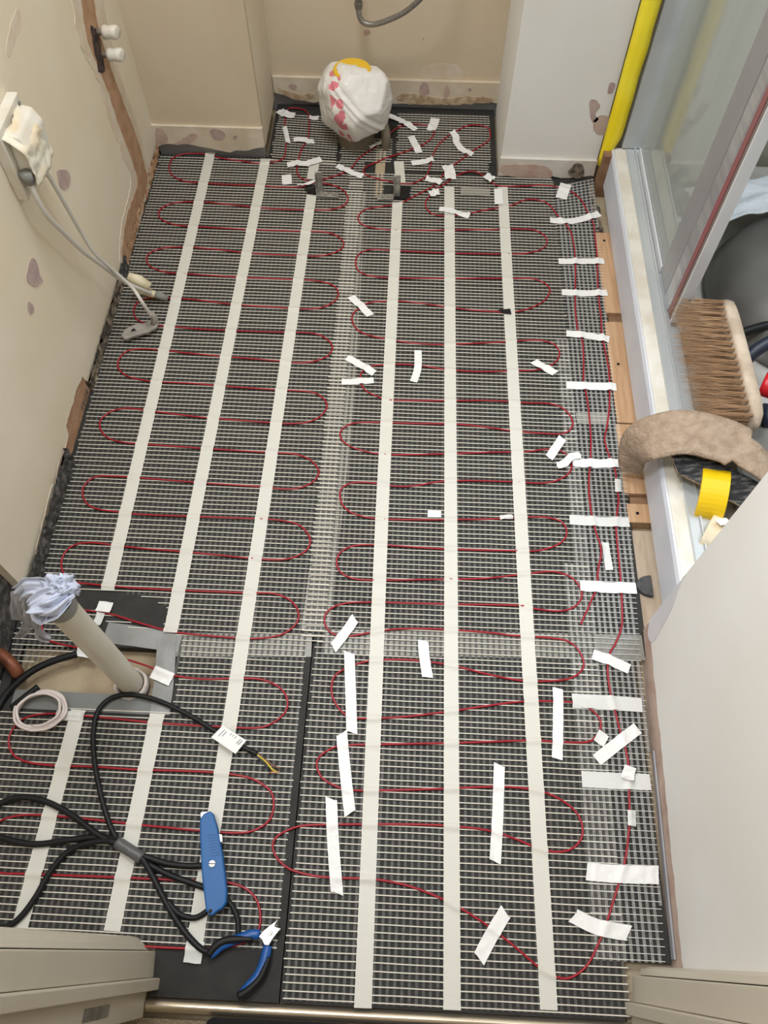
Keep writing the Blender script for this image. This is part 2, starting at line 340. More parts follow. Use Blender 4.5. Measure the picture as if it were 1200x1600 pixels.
# pillar at the back left
def faceY(name, x0, x1, y, z0, m, depth=.02, base=None, amp=.004, seed=0, ztop=H):
    b = MB(); e = jag(x0, x1, base if base else z0, amp, seed=seed) if amp else [(x0, z0), (x1, z0)]
    b.prism([(x, y, z) for x, z in e]+[(x1, y, ztop), (x0, y, ztop)], (0, depth, 0)); return struct(name, b, m)
wp = faceY('wall_pillar', LX, PX0-.004, PY+.003, .086, 'plaster_shaded', .02, amp=0)
b = MB(); b.box((LX, PY+.0235, -.02), (PX0-.0185, 2.13, H)); struct('wall_pillar_core', b, 'greyband')
b = MB(); b.prism([(PX0-.004, PY+.0232, .02), (PX0-.004, BY+.003, .02), (PX0-.004, BY+.003, H), (PX0-.004, PY+.0232, H)], (-.014, 0, 0)); struct('wall_pillar_side', b, 'plaster')
b = MB(); b.box((LX, PY+.010, -.02), (PX0-.006, PY+.0235, .084)); struct('trim_1', b, 'greyband')
bl = faceY('baseboard_pillar', LX, PX0-.002, PY-.005, .03, 'skirting', .012, base=lambda x: .026+.010*math.sin((x+.7)*24), amp=.005, seed=3, ztop=.0875)
def pyl(L, y): return [(at_y(a, b_, y).x, at_y(a, b_, y).z) for a, b_ in L]
wall_patch(pyl([(328, 205), (336, 201), (346, 204), (352, 212), (345, 219), (333, 216)], PY-.005), 'mauve', bl, 'y', PY-.005, .0008, seed=3)
wall_patch(pyl([(284, 218), (300, 208), (309, 213), (296, 223), (270, 226)], PY-.005), 'pinkplaster', bl, 'y', PY-.005, .0008, seed=4)
wall_patch(pyl([(243, 200), (256, 204), (262, 218), (252, 226), (244, 222)], PY-.005), 'pinkplaster', bl, 'y', PY-.005, .0008, seed=5)
wall_patch(pyl([(364, 212), (371, 212), (367, 218)], PY-.005), 'mauve', bl, 'y', PY-.005, .0008, seed=6)
# alcove back wall
wb = faceY('wall_back', PX0-.01, RX+.01, BY+.004, .085, 'plaster_shaded', .02, amp=0)
b = MB(); b.box((PX0-.02, BY+.010, -.02), (RX+.02, BY+.0245, .0845)); struct('trim_2', b, 'greyband')
def bb(x): return .022 + .016*(1/(1+math.exp((x+.33)*60))) + .012*(1/(1+math.exp(-(x-.10)*50)))*.6 - .012*math.exp(-((x+.30)/.05)**2) + .004*math.sin(x*40)
bk = faceY('baseboard_back', PX0-.002, RX+.002, BY-.006, .03, 'skirting', .012, base=bb, amp=.005, seed=8, ztop=.0865)
def by(L): return pyl(L, BY-.006)
wall_patch(by([(450, 135), (458, 131), (464, 135), (460, 141)]), 'mauve', bk, 'y', BY-.006, .0008, seed=3)
wall_patch(by([(656, 134), (662, 128), (668, 130), (671, 145), (660, 150), (654, 143)]), 'mauve', bk, 'y', BY-.006, .0008, seed=4)
wall_patch(by([(732, 137), (738, 137), (736, 143), (731, 142)]), 'mauve', bk, 'y', BY-.006, .0008, seed=5)
wall_patch(by([(696, 133), (700, 133), (703, 148), (694, 152)]), 'pinkplaster', bk, 'y', BY-.006, .0008, seed=6)
wall_patch(by([(618, 152), (640, 146), (690, 154), (740, 150), (768, 153), (764, 160), (700, 163), (640, 161)]), 'tornpaper', bk, 'y', BY-.006, .0012, seed=7, jitter=.005)
wall_patch(by([(435, 139), (448, 150), (470, 156), (492, 152), (490, 146), (465, 148), (446, 141)]), 'tornpaper', bk, 'y', BY-.006, .0012, seed=8, jitter=.005)
def bw(L): return pyl(L, BY+.004)
wall_patch(bw([(655, 118), (665, 104), (690, 99), (715, 104), (724, 118), (715, 124), (690, 122), (670, 124)]), 'halo', wb, 'y', BY+.004, .0006, seed=9)
wall_patch(bw([(568, 48), (575, 46), (580, 52), (571, 55)]), 'pinkplaster', wb, 'y', BY+.004, .0006, seed=11)
wall_patch(bw([(660, 60), (663, 60), (662, 64)]), 'mauve', wb, 'y', BY+.004, .0006, seed=12, jitter=.0005)
# pier at the back right
b = MB(); b.box((RX+.001, RY+.0213, 0.0), (RX+.0205, BY+.003, H)); struct('wall_pier_side', b, 'plaster_lit')
wr = faceY('wall_pier', RX+.001, .487, RY+.003, .055, 'plaster_lit', .018, amp=0)
b = MB(); b.box((RX+.021, RY+.022, -.02), (1.45, 2.2, H)); struct('wall_shower_back', b, 'brownwall')
b = MB(); b.box((RX+.004, RY+.009, -.02), (.486, RY+.0205, .0545)); struct('trim_3', b, 'greyband')
br = faceY('baseboard_pier', RX-.001, .487, RY-.005, .012, 'skirting_lit', .012, base=lambda x: .008+.006*math.sin(x*42), amp=.004, seed=5, ztop=.0565)
def ry(L): return pyl(L, RY-.005)
wall_patch(ry([(785, 258), (815, 257), (850, 259), (862, 268), (858, 279), (830, 281), (800, 276), (784, 270)]), 'pinkplaster', br, 'y', RY-.005, .0008, seed=3)
wall_patch(ry([(893, 262), (900, 255), (910, 258), (912, 270), (905, 278), (893, 275), (888, 268)]), 'mortar', br, 'y', RY-.005, .003, seed=4)
def rw(L): return pyl(L, RY+.003)
wall_patch(rw([(921, 157), (933, 158), (938, 168), (930, 178), (936, 186), (925, 190)]), 'mauve', wr, 'y', RY+.003, .0006, seed=5, jitter=.003)
wall_patch(rw([(929, 186), (942, 180), (953, 186), (948, 205), (938, 212), (929, 205), (927, 195)]), 'pinkplaster', wr, 'y', RY+.003, .0006, seed=6, jitter=.003)
wall_patch(rw([(952, 130), (960, 130), (958, 145), (950, 145)]), 'mauve', wr, 'y', RY+.003, .0006, seed=8, jitter=.004)
# right nib wall
def nibpt(px, py, z): return at(px, py, z)
NX0, NY0, NX1, NY1 = .470, .557, .452, -.02
def nx(y): return NX1+(NX0-NX1)*(y-NY1)/(NY0-NY1)
b = MB(); b.prism([(nx(NY1)+.0005, NY1, -.02), (nx(NY0)+.0005, NY0, -.02), (.56, NY0, -.02), (.56, NY1, -.02)], (0, 0, .072)); struct('wall_right_footing', b, 'pinkplaster')
b = MB()
e = jag(NY1, NY0, .046, .004, seed=14)
b.prism([(nx(y)-.0025, y, z) for y, z in e]+[(nx(NY0)-.0025, NY0, H), (nx(NY1)-.0025, NY1, H)], (.095, 0, 0)); wrr = struct('wall_right', b, 'plaster_lit')
# lilac filler at the far corner
q = [(at_x(a, c, .466).y, at_x(a, c, .466).z) for a, c in [(1018, 962), (1040, 932), (1068, 895), (1062, 915), (1050, 950), (1032, 985), (1020, 1004), (1012, 990)]]
b = MB(); b.prism([(nx(u)-.0026, min(u, NY0-.001), max(v, .02)) for u, v in smoothpoly(q, .002)], (-.0008, 0, 0)); child(b, 'filler_patch', 'lilac', wrr)
b = MB(); b.prism([(nx(.02)-.001, .012, .0), (nx(.33)-.001, .33, .0), (nx(.33)-.001, .33, .006), (nx(.02)-.001, .012, .014)], (-.003, 0, 0)); struct('trim_4', b, 'greyband')
# ---- front wall with the door opening
b = MB(); b.box((LX-.1, -.098, -.02), (-.40, -.012, 2.3)); struct('wall_front_left', b, 'plaster')
b = MB(); b.box((.43, -.098, -.02), (1.45, -.012, 2.3)); struct('wall_front_right', b, 'plaster')
def vprism(name, poly, m, z0=-.006, z1=2.05, bevel=.0015):
    b = MB(); b.prism([(x, y, z0) for x, y in poly], (0, 0, z1-z0)); return struct(name, b, m, bevel=bevel)
vprism('trim_5', [(-.452, -.011), (-.452, .004), (-.395, .007), (-.384, .005), (-.372, -.004), (-.366, -.011)], 'gloss')
vprism('trim_6', [(-.401, -.012), (-.354, -.012), (-.351, -.047), (-.401, -.047)], 'gloss')
vprism('trim_7', [(-.401, -.0475), (-.340, -.0475), (-.340, -.063), (-.401, -.063)], 'gloss')
vprism('trim_8', [(-.401, -.0635), (-.358, -.0635), (-.358, -.100), (-.401, -.100)], 'gloss')
vprism('trim_9', [(.505, -.011), (.505, .001), (.415, .001), (.402, -.002), (.398, -.011)], 'gloss')
vprism('trim_10', [(.431, -.012), (.388, -.012), (.384, -.047), (.431, -.047)], 'gloss')
vprism('trim_11', [(.431, -.0475), (.371, -.0475), (.371, -.064), (.431, -.064)], 'gloss')
vprism('trim_12', [(.431, -.0645), (.380, -.0645), (.380, -.100), (.431, -.100)], 'gloss')
b = MB(); b.box((-.3579, -.088, .18), (-.3565, -.074, .28)); tag(b.build('hinge_plate', 'steel'), 'worn grey hinge leaf set in the cream door lining, bottom left', 'hinge')
b = MB(); b.box((-1.0, -.80, -.04), (1.0, -.75, H)); struct('wall_unseen_back', b, 'plaster_shaded')  # unseen landing walls, added to keep low world light off the near floor
b = MB(); b.box((-1.0, -.75, -.04), (-.96, -.1, H)); struct('wall_unseen_left', b, 'plaster_shaded')
b = MB(); b.box((.92, -.75, -.04), (.96, -.1, H)); struct('wall_unseen_right', b, 'plaster_shaded')
# threshold strip
b = MB(); n = 10
prof = [(-.074-.018*i/n, -.0055+.0065*math.sin(math.pi*i/n)) for i in range(n+1)]
b.prism([(-.356, y, z) for y, z in prof], (.736, 0, 0))
tag(b.build('threshold_strip', 'goldstrip', smooth=False), 'shiny metal threshold bar across the bottom of the doorway', 'threshold strip')
# black mat on the landing
b = MB(); q = [(-.252, -.094), (-.10, -.0935), (.2, -.094), (.375, -.0945), (.378, -.55), (-.24, -.55), (-.262, -.13), (-.26, -.10)]
b.prism([(x, y, -.0055) for x, y in q], (0, 0, .008)); tag(b.build('black_doormat', 'blacksoft', bevel=.003), 'plain black mat lying outside the doorway, cut off by the bottom of the frame', 'mat')

# ================================================================== SHOWER SIDE (right)
# timber beneath the tray
def timber(name, y0, y1, z1, m, label, x0=.474, x1=.53, screws=()):
    b = MB(); b.box((x0, y0, -.024), (x1, y1, z1)); o = b.build(name, m, bevel=.001); tag(o, label, 'timber', 'timbers under the shower tray')
    for (sx, sy) in screws:
        p = at(sx, sy, z1); c = MB(); c.tube([(p.x, p.y, z1-.002), (p.x, p.y, z1+.0007)], .0035, 10); child(c, 'screw', 'black', o)
    return o
def yy(py, z=.004, px=965): return at(px, py, z).y
timber('timber_batten', yy(489), yy(364), .004, 'wood', 'brown softwood batten beside the mat, farthest of those with a screw', .4745, .53, [(944, 376)])
timber('timber_batten', yy(660), yy(503), .004, 'wood', 'longest brown softwood batten, running along the middle of the white fascia', .470, .53, [(966, 569)])
timber('timber_batten', yy(770), yy(662), .0035, 'wood', 'softwood batten partly covered by the end of the felt strip', .466, .525)
timber('timber_batten', yy(815), yy(786), .004, 'wood', 'short softwood block with one screw, just nearer than the felt strip', .468, .53, [(996, 802)])
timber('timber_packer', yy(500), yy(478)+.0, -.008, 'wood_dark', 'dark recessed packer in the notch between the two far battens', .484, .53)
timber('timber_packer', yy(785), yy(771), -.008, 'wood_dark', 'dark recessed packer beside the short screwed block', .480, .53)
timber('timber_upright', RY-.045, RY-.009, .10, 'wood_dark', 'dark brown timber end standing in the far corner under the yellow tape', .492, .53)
timber('timber_plate', .56, yy(825), -.004, 'wood_pale', 'pale dusty timber plate at the near end of the white fascia', .462, .53)
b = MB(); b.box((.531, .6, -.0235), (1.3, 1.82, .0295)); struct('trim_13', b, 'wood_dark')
rs = random.Random(3)
for k in range(4):
    c = Vector((.480+.012*(k % 2), yy(300)+(yy(360)-yy(300))*(k+.4)/4, -.013)); r_ = .009+.003*rs.random()
    bm_ = MB(); n1, n2 = 5, 8; vs = []
    for i in range(n1+1):
        for j in range(n2):
            th = math.pi*i/n1; ph = 2*math.pi*j/n2
            d = Vector((math.sin(th)*math.cos(ph), math.sin(th)*math.sin(ph), math.cos(th))); d *= r_*(1+.35*noise.noise(d*2+c*50)); vs.append(c+d)
    bm_.add(vs, [(i*n2+j, i*n2+(j+1) % n2, (i+1)*n2+(j+1) % n2, (i+1)*n2+j) for i in range(n1) for j in range(n2)])
    tag(bm_.build('rubble_lump', 'mortar', smooth=True), 'grey-brown lump of rubble in the gap beyond the far batten, '+('farthest of four', 'second from the far end', 'third from the far end', 'nearest of four')[k], 'rubble', 'rubble in the gap beyond the battens')
b = MB(); p = at(972, 916, -.003); pts = []
for i in range(17):
    a = math.pi*.5+math.pi*i/16; pts.append((.497+.030*math.cos(a), p.y+.022*math.sin(a), -.0035))
b.prism(pts, (0, 0, .010)); tag(b.build('pipe_offcut', 'darkfoam', bevel=.001), 'black rounded rubber piece poking out from under the near end of the white fascia', 'rubber piece')
# tray
tray = empty('shower_tray', (.75, 1.2, .03), 'white shower tray with a lilac-white fascia and cream lip beside the mats', 'shower tray')
b = MB(); b.prism([(.509, .562, .012), (.5095, .562, .096), (.512, .562, .102), (.5155, .562, .104), (.5155, .562, .012)], (0, RY-.012-.562, 0)); child(b, 'fascia', 'meshtape', tray)
b = MB(); b.box((.5125, .562, .1005), (.5175, RY-.012, .1055)); child(b, 'edge_bead', 'alu_light', tray, bevel=.001)
b = MB(); b.box((.518, .562, .030), (.590, RY-.012, .1035)); child(b, 'lip', 'traytop', tray, bevel=.002)
b = MB(); b.box((.5905, .562, .030), (1.30, RY-.012, .062)); child(b, 'base', 'traywhite', tray, bevel=.003)
# enclosure walls
b = MB(); b.box((1.32, .5, 0), (1.36, 2.2, H)); struct('wall_right_far', b, 'enclosure')
b = MB(); b.box((.5605, .42, 0), (1.32, .47, H)); struct('wall_shower_near', b, 'enclosure')
# screen
scr = empty('shower_screen', (.58, 1.5, .1038), 'tall hazy glass shower screen in an aluminium frame above the white fascia', 'shower screen')
b = MB()
for x0, x1, z in ((.547, .5485, .1085), (.567, .571, .112), (.592, .595, .112)): b.box((x0, .575, .1062), (x1, RY-.02, z))
b.box((.546, .575, .1038), (.596, RY-.02, .1065)); child(b, 'track', 'alu_mid', scr, bevel=.0008)
b = MB(); b.box((.578, 1.388, .119), (.583, RY-.045, 1.95)); child(b, 'glass_pane', 'glass', scr)
b = MB(); b.box((.5735, 1.388, .1067), (.5775, RY-.045, .128)); child(b, 'glass_seal', 'alu_light', scr, bevel=.001)
fr = MB(); fr.box((.574, 1.312, .119), (.600, 1.387, 1.95)); fr.box((.577, 1.306, .119), (.598, 1.3115, 1.95)); fo = child(fr, 'fixed_stile', 'alu_grey', scr, bevel=.002)
fr = MB(); fr.box((.572, 1.264, .119), (.600, 1.3055, 1.95)); fd = child(fr, 'door_stile', 'alu', scr, bevel=.003)
b = MB(); b.box((.5745, 1.246, .119), (.598, 1.2635, 1.95)); child(b, 'red_reflection_strip', mat('dull_red_reflection', (.20, .10, .09), .4, c2=(.30, .09, .10), scale=1.5), fd)  # brown stile face with the red tape's reflection put into its colour
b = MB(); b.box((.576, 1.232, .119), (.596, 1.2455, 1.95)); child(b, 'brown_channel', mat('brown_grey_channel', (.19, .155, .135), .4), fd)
b = MB(); b.box((.574, 1.226, .119), (.598, 1.2315, 1.95)); child(b, 'pale_edge', 'alu_light', fd, bevel=.001)
b = MB(); b.box((.536, RY-.020, .1068), (.600, RY-.002, 1.95)); child(b, 'wall_profile', 'alu_mid', scr, bevel=.002)
# yellow tape on the corner
b = MB(); rows = []; N = 70
for i in range(N+1):
    z = .055+i*(1.95-.055)/N; w0 = .0018*noise.noise(Vector((z*22, 1, 0))); w1 = .003*noise.noise(Vector((z*15, 4, 0)))
    x1 = .5265+w1; x1 = min(x1, .494+(z-.055)*.35+.004)
    for j, x in enumerate((.486+w0*.4, .486+(x1-.486)*.33, .486+(x1-.486)*.66, x1)):
        rows.append((x, RY-.0065-.0035*abs(noise.noise(Vector((x*90, z*30, 2))))-(.014 if z < .14 else 0.0155)*(1 if j else .35), z))
b.add(rows, [(i*4+j, i*4+j+1, (i+1)*4+j+1, (i+1)*4+j) for i in range(N) for j in range(3)])
o = b.build('yellow_tape', 'yellow', smooth=True); tag(o, 'wide crinkled yellow tape running up the corner beside the glass screen', 'tape')
sm = o.modifiers.new('s', 'SOLIDIFY'); sm.thickness = .0006
# broom head
A0, A1 = at(1131, 475, .17), at(1180, 668, .17); ax = (A1-A0); L = ax.length; ax.normalize(); side = Vector((ax.y, -ax.x, 0))
if side.x > 0: side = -side
bro = empty('broom_head', (A0+A1)/2 - Vector((0, 0, .1)), 'wooden broom head with worn stock and brown coir bristles in the shower tray', 'broom')
b = MB(); n = 18; ring = []
for i in range(n+1):
    t = i/n; u = t*2-1; k = (1-abs(u)**6)**.5 if abs(u) < 1 else 0
    k = .45+.55*k
    c = A0+ax*(L*t)
    hw, hh = .0135*k, .030*k
    ring.append([c+side*hw*sx+Vector((0, 0, hh*sz)) for sx, sz in ((1, -.8), (1, .8), (.7, 1), (-.7, 1), (-1, .8), (-1, -.8), (-.7, -1), (.7, -1))])
vs = [v for r_ in ring for v in r_]; fs = [(i*8+k, i*8+(k+1) % 8, (i+1)*8+(k+1) % 8, (i+1)*8+k) for i in range(n) for k in range(8)]+[tuple(range(7, -1, -1)), tuple(range(n*8, n*8+8))]
b.add(vs, fs); child(b, 'stock', 'broomwood', bro, smooth=True)
b = MB(); rs = random.Random(5)
for i in range(19):
    for row in range(4):
        c = A0+ax*(L*(.045+.91*i/18))+Vector((0, 0, -.021+.014*row))
        for k in range(15):
            s0 = c+side*.010+ax*rs.uniform(-.003, .003)+Vector((0, 0, rs.uniform(-.003, .003)))
            ln = .105+rs.uniform(-.012, .010); sp = ax*rs.uniform(-.012, .012)+Vector((0, 0, rs.uniform(-.010, .010)))+ax*(-.006)
            mid = s0+side*ln*.5+sp*.35+ax*rs.uniform(-.003, .003); en = s0+side*ln+sp
            w = Vector((0, 0, .0007)); w2 = ax*.0007
            b.add([s0-w, s0+w, s0+w2, mid-w, mid+w, mid+w2, en], [(0, 1, 4, 3), (1, 2, 5, 4), (2, 0, 3, 5), (3, 4, 6), (4, 5, 6), (5, 3, 6)])
o = child(b, 'bristles', 'bristle', bro); o['kind'] = 'stuff'
# felt strip: ribbon with thickness along a path
def ribbon_path(name, path, halfw, thick, m_top, m_bot, label, cat, seed=1, wdir=None, wob=.004):
    P = spline(path, .006); b = MB(); vs = []; nw = 8; t0 = None
    for i, p in enumerate(P):
        t = (P[min(i+1, len(P)-1)]-P[max(0, i-1)]).normalized()
        wv = Vector(wdir(i/(len(P)-1))); wv = (wv-t*wv.dot(t)).normalized(); N = t.cross(wv)
        s_ = i/(len(P)-1)
        hw = halfw(s_) if callable(halfw) else halfw
        for sgn in (0, 1):
            for j in range(nw+1):
                u = (j/nw*2-1)*hw
                q = p+wv*(u+wob*.6*noise.noise(Vector((i*.12, j > nw/2, seed))))+N*(thick*(.5-sgn))+N*wob*noise.noise(Vector((i*.15, j*.5, seed+3)))
                vs.append(q)
    R = 2*(nw+1); fs = []; top = []
    for i in range(len(P)-1):
        for j in range(nw):
            fs.append((i*R+j, i*R+j+1, (i+1)*R+j+1, (i+1)*R+j)); top.append(0)
            k = nw+1; fs.append((i*R+k+j, (i+1)*R+k+j, (i+1)*R+k+j+1, i*R+k+j+1)); top.append(1)
        fs.append((i*R, (i+1)*R, (i+1)*R+nw+1, i*R+nw+1)); top.append(0)
        fs.append((i*R+nw, i*R+R-1, (i+1)*R+R-1, (i+1)*R+nw)); top.append(0)
    for e in (0, len(P)-1):
        fs.append(tuple([e*R+j for j in range(nw+1)]+[e*R+nw+1+j for j in range(nw, -1, -1)])); top.append(0)
    b.add(vs, fs); me = bpy.data.meshes.new(name); o = bpy.data.objects.new(name, me); COL.objects.link(o)
    c = sum((Vector(v) for v in vs), Vector())/len(vs); o.location = c
    me.from_pydata([tuple(Vector(v)-c) for v in b.v], [], b.f); me.materials.append(M[m_top]); me.materials.append(M[m_bot])
    for pz, mi in zip(me.polygons, top): pz.material_index = mi; pz.use_smooth = True
    if label: tag(o, label, cat)
    return o
fp = [at(986, 738, .035), at(987, 715, .085), at(997, 694, .135), at(1030, 680, .170), at(1080, 676, .185), at(1135, 690, .190), at(1180, 718, .19), at(1212, 752, .175),
      at(1196, 782, .155), at(1150, 762, .150), at(1105, 738, .148), at(1070, 722, .148), at(1052, 722, .148)]
def fw(s): return .020+.026*min(1, s/.22) if s < .5 else .030
def fdir(s):
    k = min(1, s/.22); return Vector((-1, .25, .35)).lerp(Vector((-.10, 1, .12)), k)
ribbon_path('felt_strip', fp, fw, .006, 'felt', 'feltblack', 'strip of brown felt with fuzzy black backing bent over the shower tray edge', 'felt strip', wdir=fdir)
# rolls of tape
def roll(name, c, axis, r, rin, w, m, label, extra=None):
    axis = Vector(axis).normalized(); up = Vector((0, 0, 1)); u = axis.cross(up).normalized(); v = axis.cross(u)
    e = empty(name, Vector(c)-Vector((0, 0, r)), label, 'tape roll'); n = 36
    for nm, ro, ri, ww, mm in (('tape', r, rin+.003, w, m), ('core', rin+.003, rin, w*.98, 'connector')):
        b = MB(); vs = []
        for i in range(n):
            a = 2*math.pi*i/n; d = u*math.cos(a)+v*math.sin(a)
            vs += [Vector(c)+d*ro-axis*ww/2, Vector(c)+d*ro+axis*ww/2, Vector(c)+d*ri+axis*ww/2, Vector(c)+d*ri-axis*ww/2]
        b.add(vs, [(i*4+k, i*4+(k+1) % 4, ((i+1) % n)*4+(k+1) % 4, ((i+1) % n)*4+k) for i in range(n) for k in range(4)])
        child(b, nm, mm, e, bevel=.0008)
    return e
pc = at(1110, 774, .108)
roll('tape_roll', pc, (1, -.25, .15), .054, .036, .050, 'yellow3', 'roll of bright yellow tape lying in the tray under the felt strip')
pc = at(1122, 842, .094); e = roll('tape_roll', pc, (.9, -.55, .15), .040, .020, .05, 'masking', 'cream roll of tape below the yellow one, with a loose white tab')
b = MB(); t1 = at(1116, 812, .14); b.prism([t1, t1+Vector((.022, .004, .001)), t1+Vector((.028, -.010, .006)), t1+Vector((.008, -.014, .004))], (0, 0, .0008)); child(b, 'loose_tab', 'tape', e)
# grey bucket, towel, tools in the tray
bc = Vector((.97, 1.36, .0635)); bu = empty('plastic_basin', bc, 'large smooth dark grey upturned basin at the back of the shower tray', 'basin')
b = MB(); n = 64; vs = []; prof = [(1.03, 0), (1.04, .010), (1.0, .014), (.985, .035), (.955, .060), (.90, .085), (.80, .105), (.62, .120), (.38, .128), (.15, .130)]
for i in range(n):
    a = 2*math.pi*i/n
    for r_, z in prof: vs.append(bc+Vector((.272*r_*math.cos(a), .252*r_*math.sin(a), z)))
K = len(prof); b.add(vs, [(i*K+k, i*K+k+1, ((i+1) % n)*K+k+1, ((i+1) % n)*K+k) for i in range(n) for k in range(K-1)]+[tuple(i*K for i in range(n-1, -1, -1)), tuple(i*K+K-1 for i in range(n))])
child(b, 'shell', 'bucket', bu, smooth=True)
b = MB(); vs = []; nu, nv = 44, 34
for i in range(nu+1):
    for j in range(nv+1):
        u = i/nu; v = j/nv; x = .70+.56*u; y = 1.475+.125*math.sin(math.pi*min(1, u*1.0)*.5)+.19*v
        z = .195-.07*v+.012*noise.noise(Vector((u*8, v*5, 1)))+.006*math.sin(u*26+v*5)-.03*max(0, .12-u)*5
        vs.append((x, min(y, 1.855), max(z, .07)))
b.add(vs, [(i*(nv+1)+j, (i+1)*(nv+1)+j, (i+1)*(nv+1)+j+1, i*(nv+1)+j+1) for i in range(nu) for j in range(nv)])
o = b.build('towel', 'towel', smooth=True); tag(o, 'bluish white towel bunched behind the dark grey basin at the right edge', 'towel'); o.modifiers.new('s', 'SOLIDIFY').thickness = .004
def simple_tube(name, pts, r, m, label, cat, n=14, parent=None, step=.006, **k):
    b = MB(); b.tube(spline(pts, step), r, n); o = b.build(name, m, smooth=True); tag(o, label, cat); return o
simple_tube('tool_grip', [at(1166, 562, .14), at(1185, 545, .16), at(1230, 520, .19)], .014, 'navy', 'navy rubber tool grip sticking out behind the broom stock', 'tool handle')
simple_tube('tool_grip', [at(1160, 520, .12), at(1185, 512, .13), at(1235, 500, .14)], .010, 'black', 'black tool handle just beyond the navy grip behind the broom', 'tool handle')
dr = empty('power_tool', at(1205, 620, .08), 'red and black power tool at the right edge beside the broom', 'power tool')
b = MB(); p = at(1203, 612, .15); b.tube(spline([p+Vector((-.012, .02, .0)), p+Vector((.03, 0, .004)), p+Vector((.08, -.01, .004))], .01), [.020]*0 or .024, 16); child(b, 'red_body', 'red', dr, smooth=True)
b = MB(); p = at(1200, 650, .12); b.tube(spline([p+Vector((-.012, 0, 0)), p+Vector((.03, -.005, 0)), p+Vector((.08, -.01, -.01))], .01), .026, 12); child(b, 'black_body', 'navy', dr, smooth=True)
b = MB(); p = at(1168, 765, .10); b.box((p.x-.02, p.y-.03, .0625), (p.x+.10, p.y+.15, .115)); tag(b.build('grey_tool_case', 'bucket', bevel=.01), 'dark grey case lying under the bent end of the felt strip', 'case')
b = MB(); p = at(1060, 540, .09); b.box((p.x-.004, p.y-.03, .0625), (p.x+.03, p.y+.035, .095)); tag(b.build('wood_offcut', 'wood_pale', bevel=.001), 'small pale wood offcut beside the track, at the bristle tips of the broom', 'offcut')

# ================================================================== FLOOR BOARDS
def board(name, boxes, label, z0=-.0235, z1=0.0):
    e = MB()
    for (x0, y0, x1, y1) in boxes: e.box((x0, y0, z0), (x1, y1, z1))
    o = e.build(name, 'board'); tag(o, label, 'floor insulation board', 'charcoal insulation boards'); return o
SX = -.1535
hx0, hx1, hy0, hy1 = -.700, -.432, .388, .478
board('insulation_board', [(LX-.014, .504, SX-.001, PY-.002)], 'charcoal insulation board under the left heating mat, far half')
board('insulation_board', [(LX-.012, .004, hx0, .502), (hx0, .004, hx1, hy0), (hx0, hy1, hx1, .502), (hx1, .004, SX-.001, .502), (-.355, -.072, SX-.001, .004)], 'charcoal insulation board in the near left corner, with the cut-out round the waste pipe')
board('insulation_board', [(SX+.001, .504, .4725, RY-.006), (SX+.001, RY-.006, RX-.004, 1.897)], 'charcoal insulation board under the right heating mat, far half')
board('insulation_board', [(SX+.001, .006, .448, .502), (SX+.001, -.072, .370, .006)], 'charcoal insulation board in the near right corner by the doorway')
board('insulation_board', [(PX0+.002, 1.906, -.20, BY+.004), (-.405, 1.9, -.20, 1.906)], 'charcoal insulation board on the left of the alcove')
board('insulation_board', [(-.198, 1.899, -.115, BY+.004), (-.115, 1.99, -.087, BY+.004), (-.087, 1.899, RX-.004, BY+.004)], 'charcoal insulation board behind the bagged pipe and right of it in the alcove')

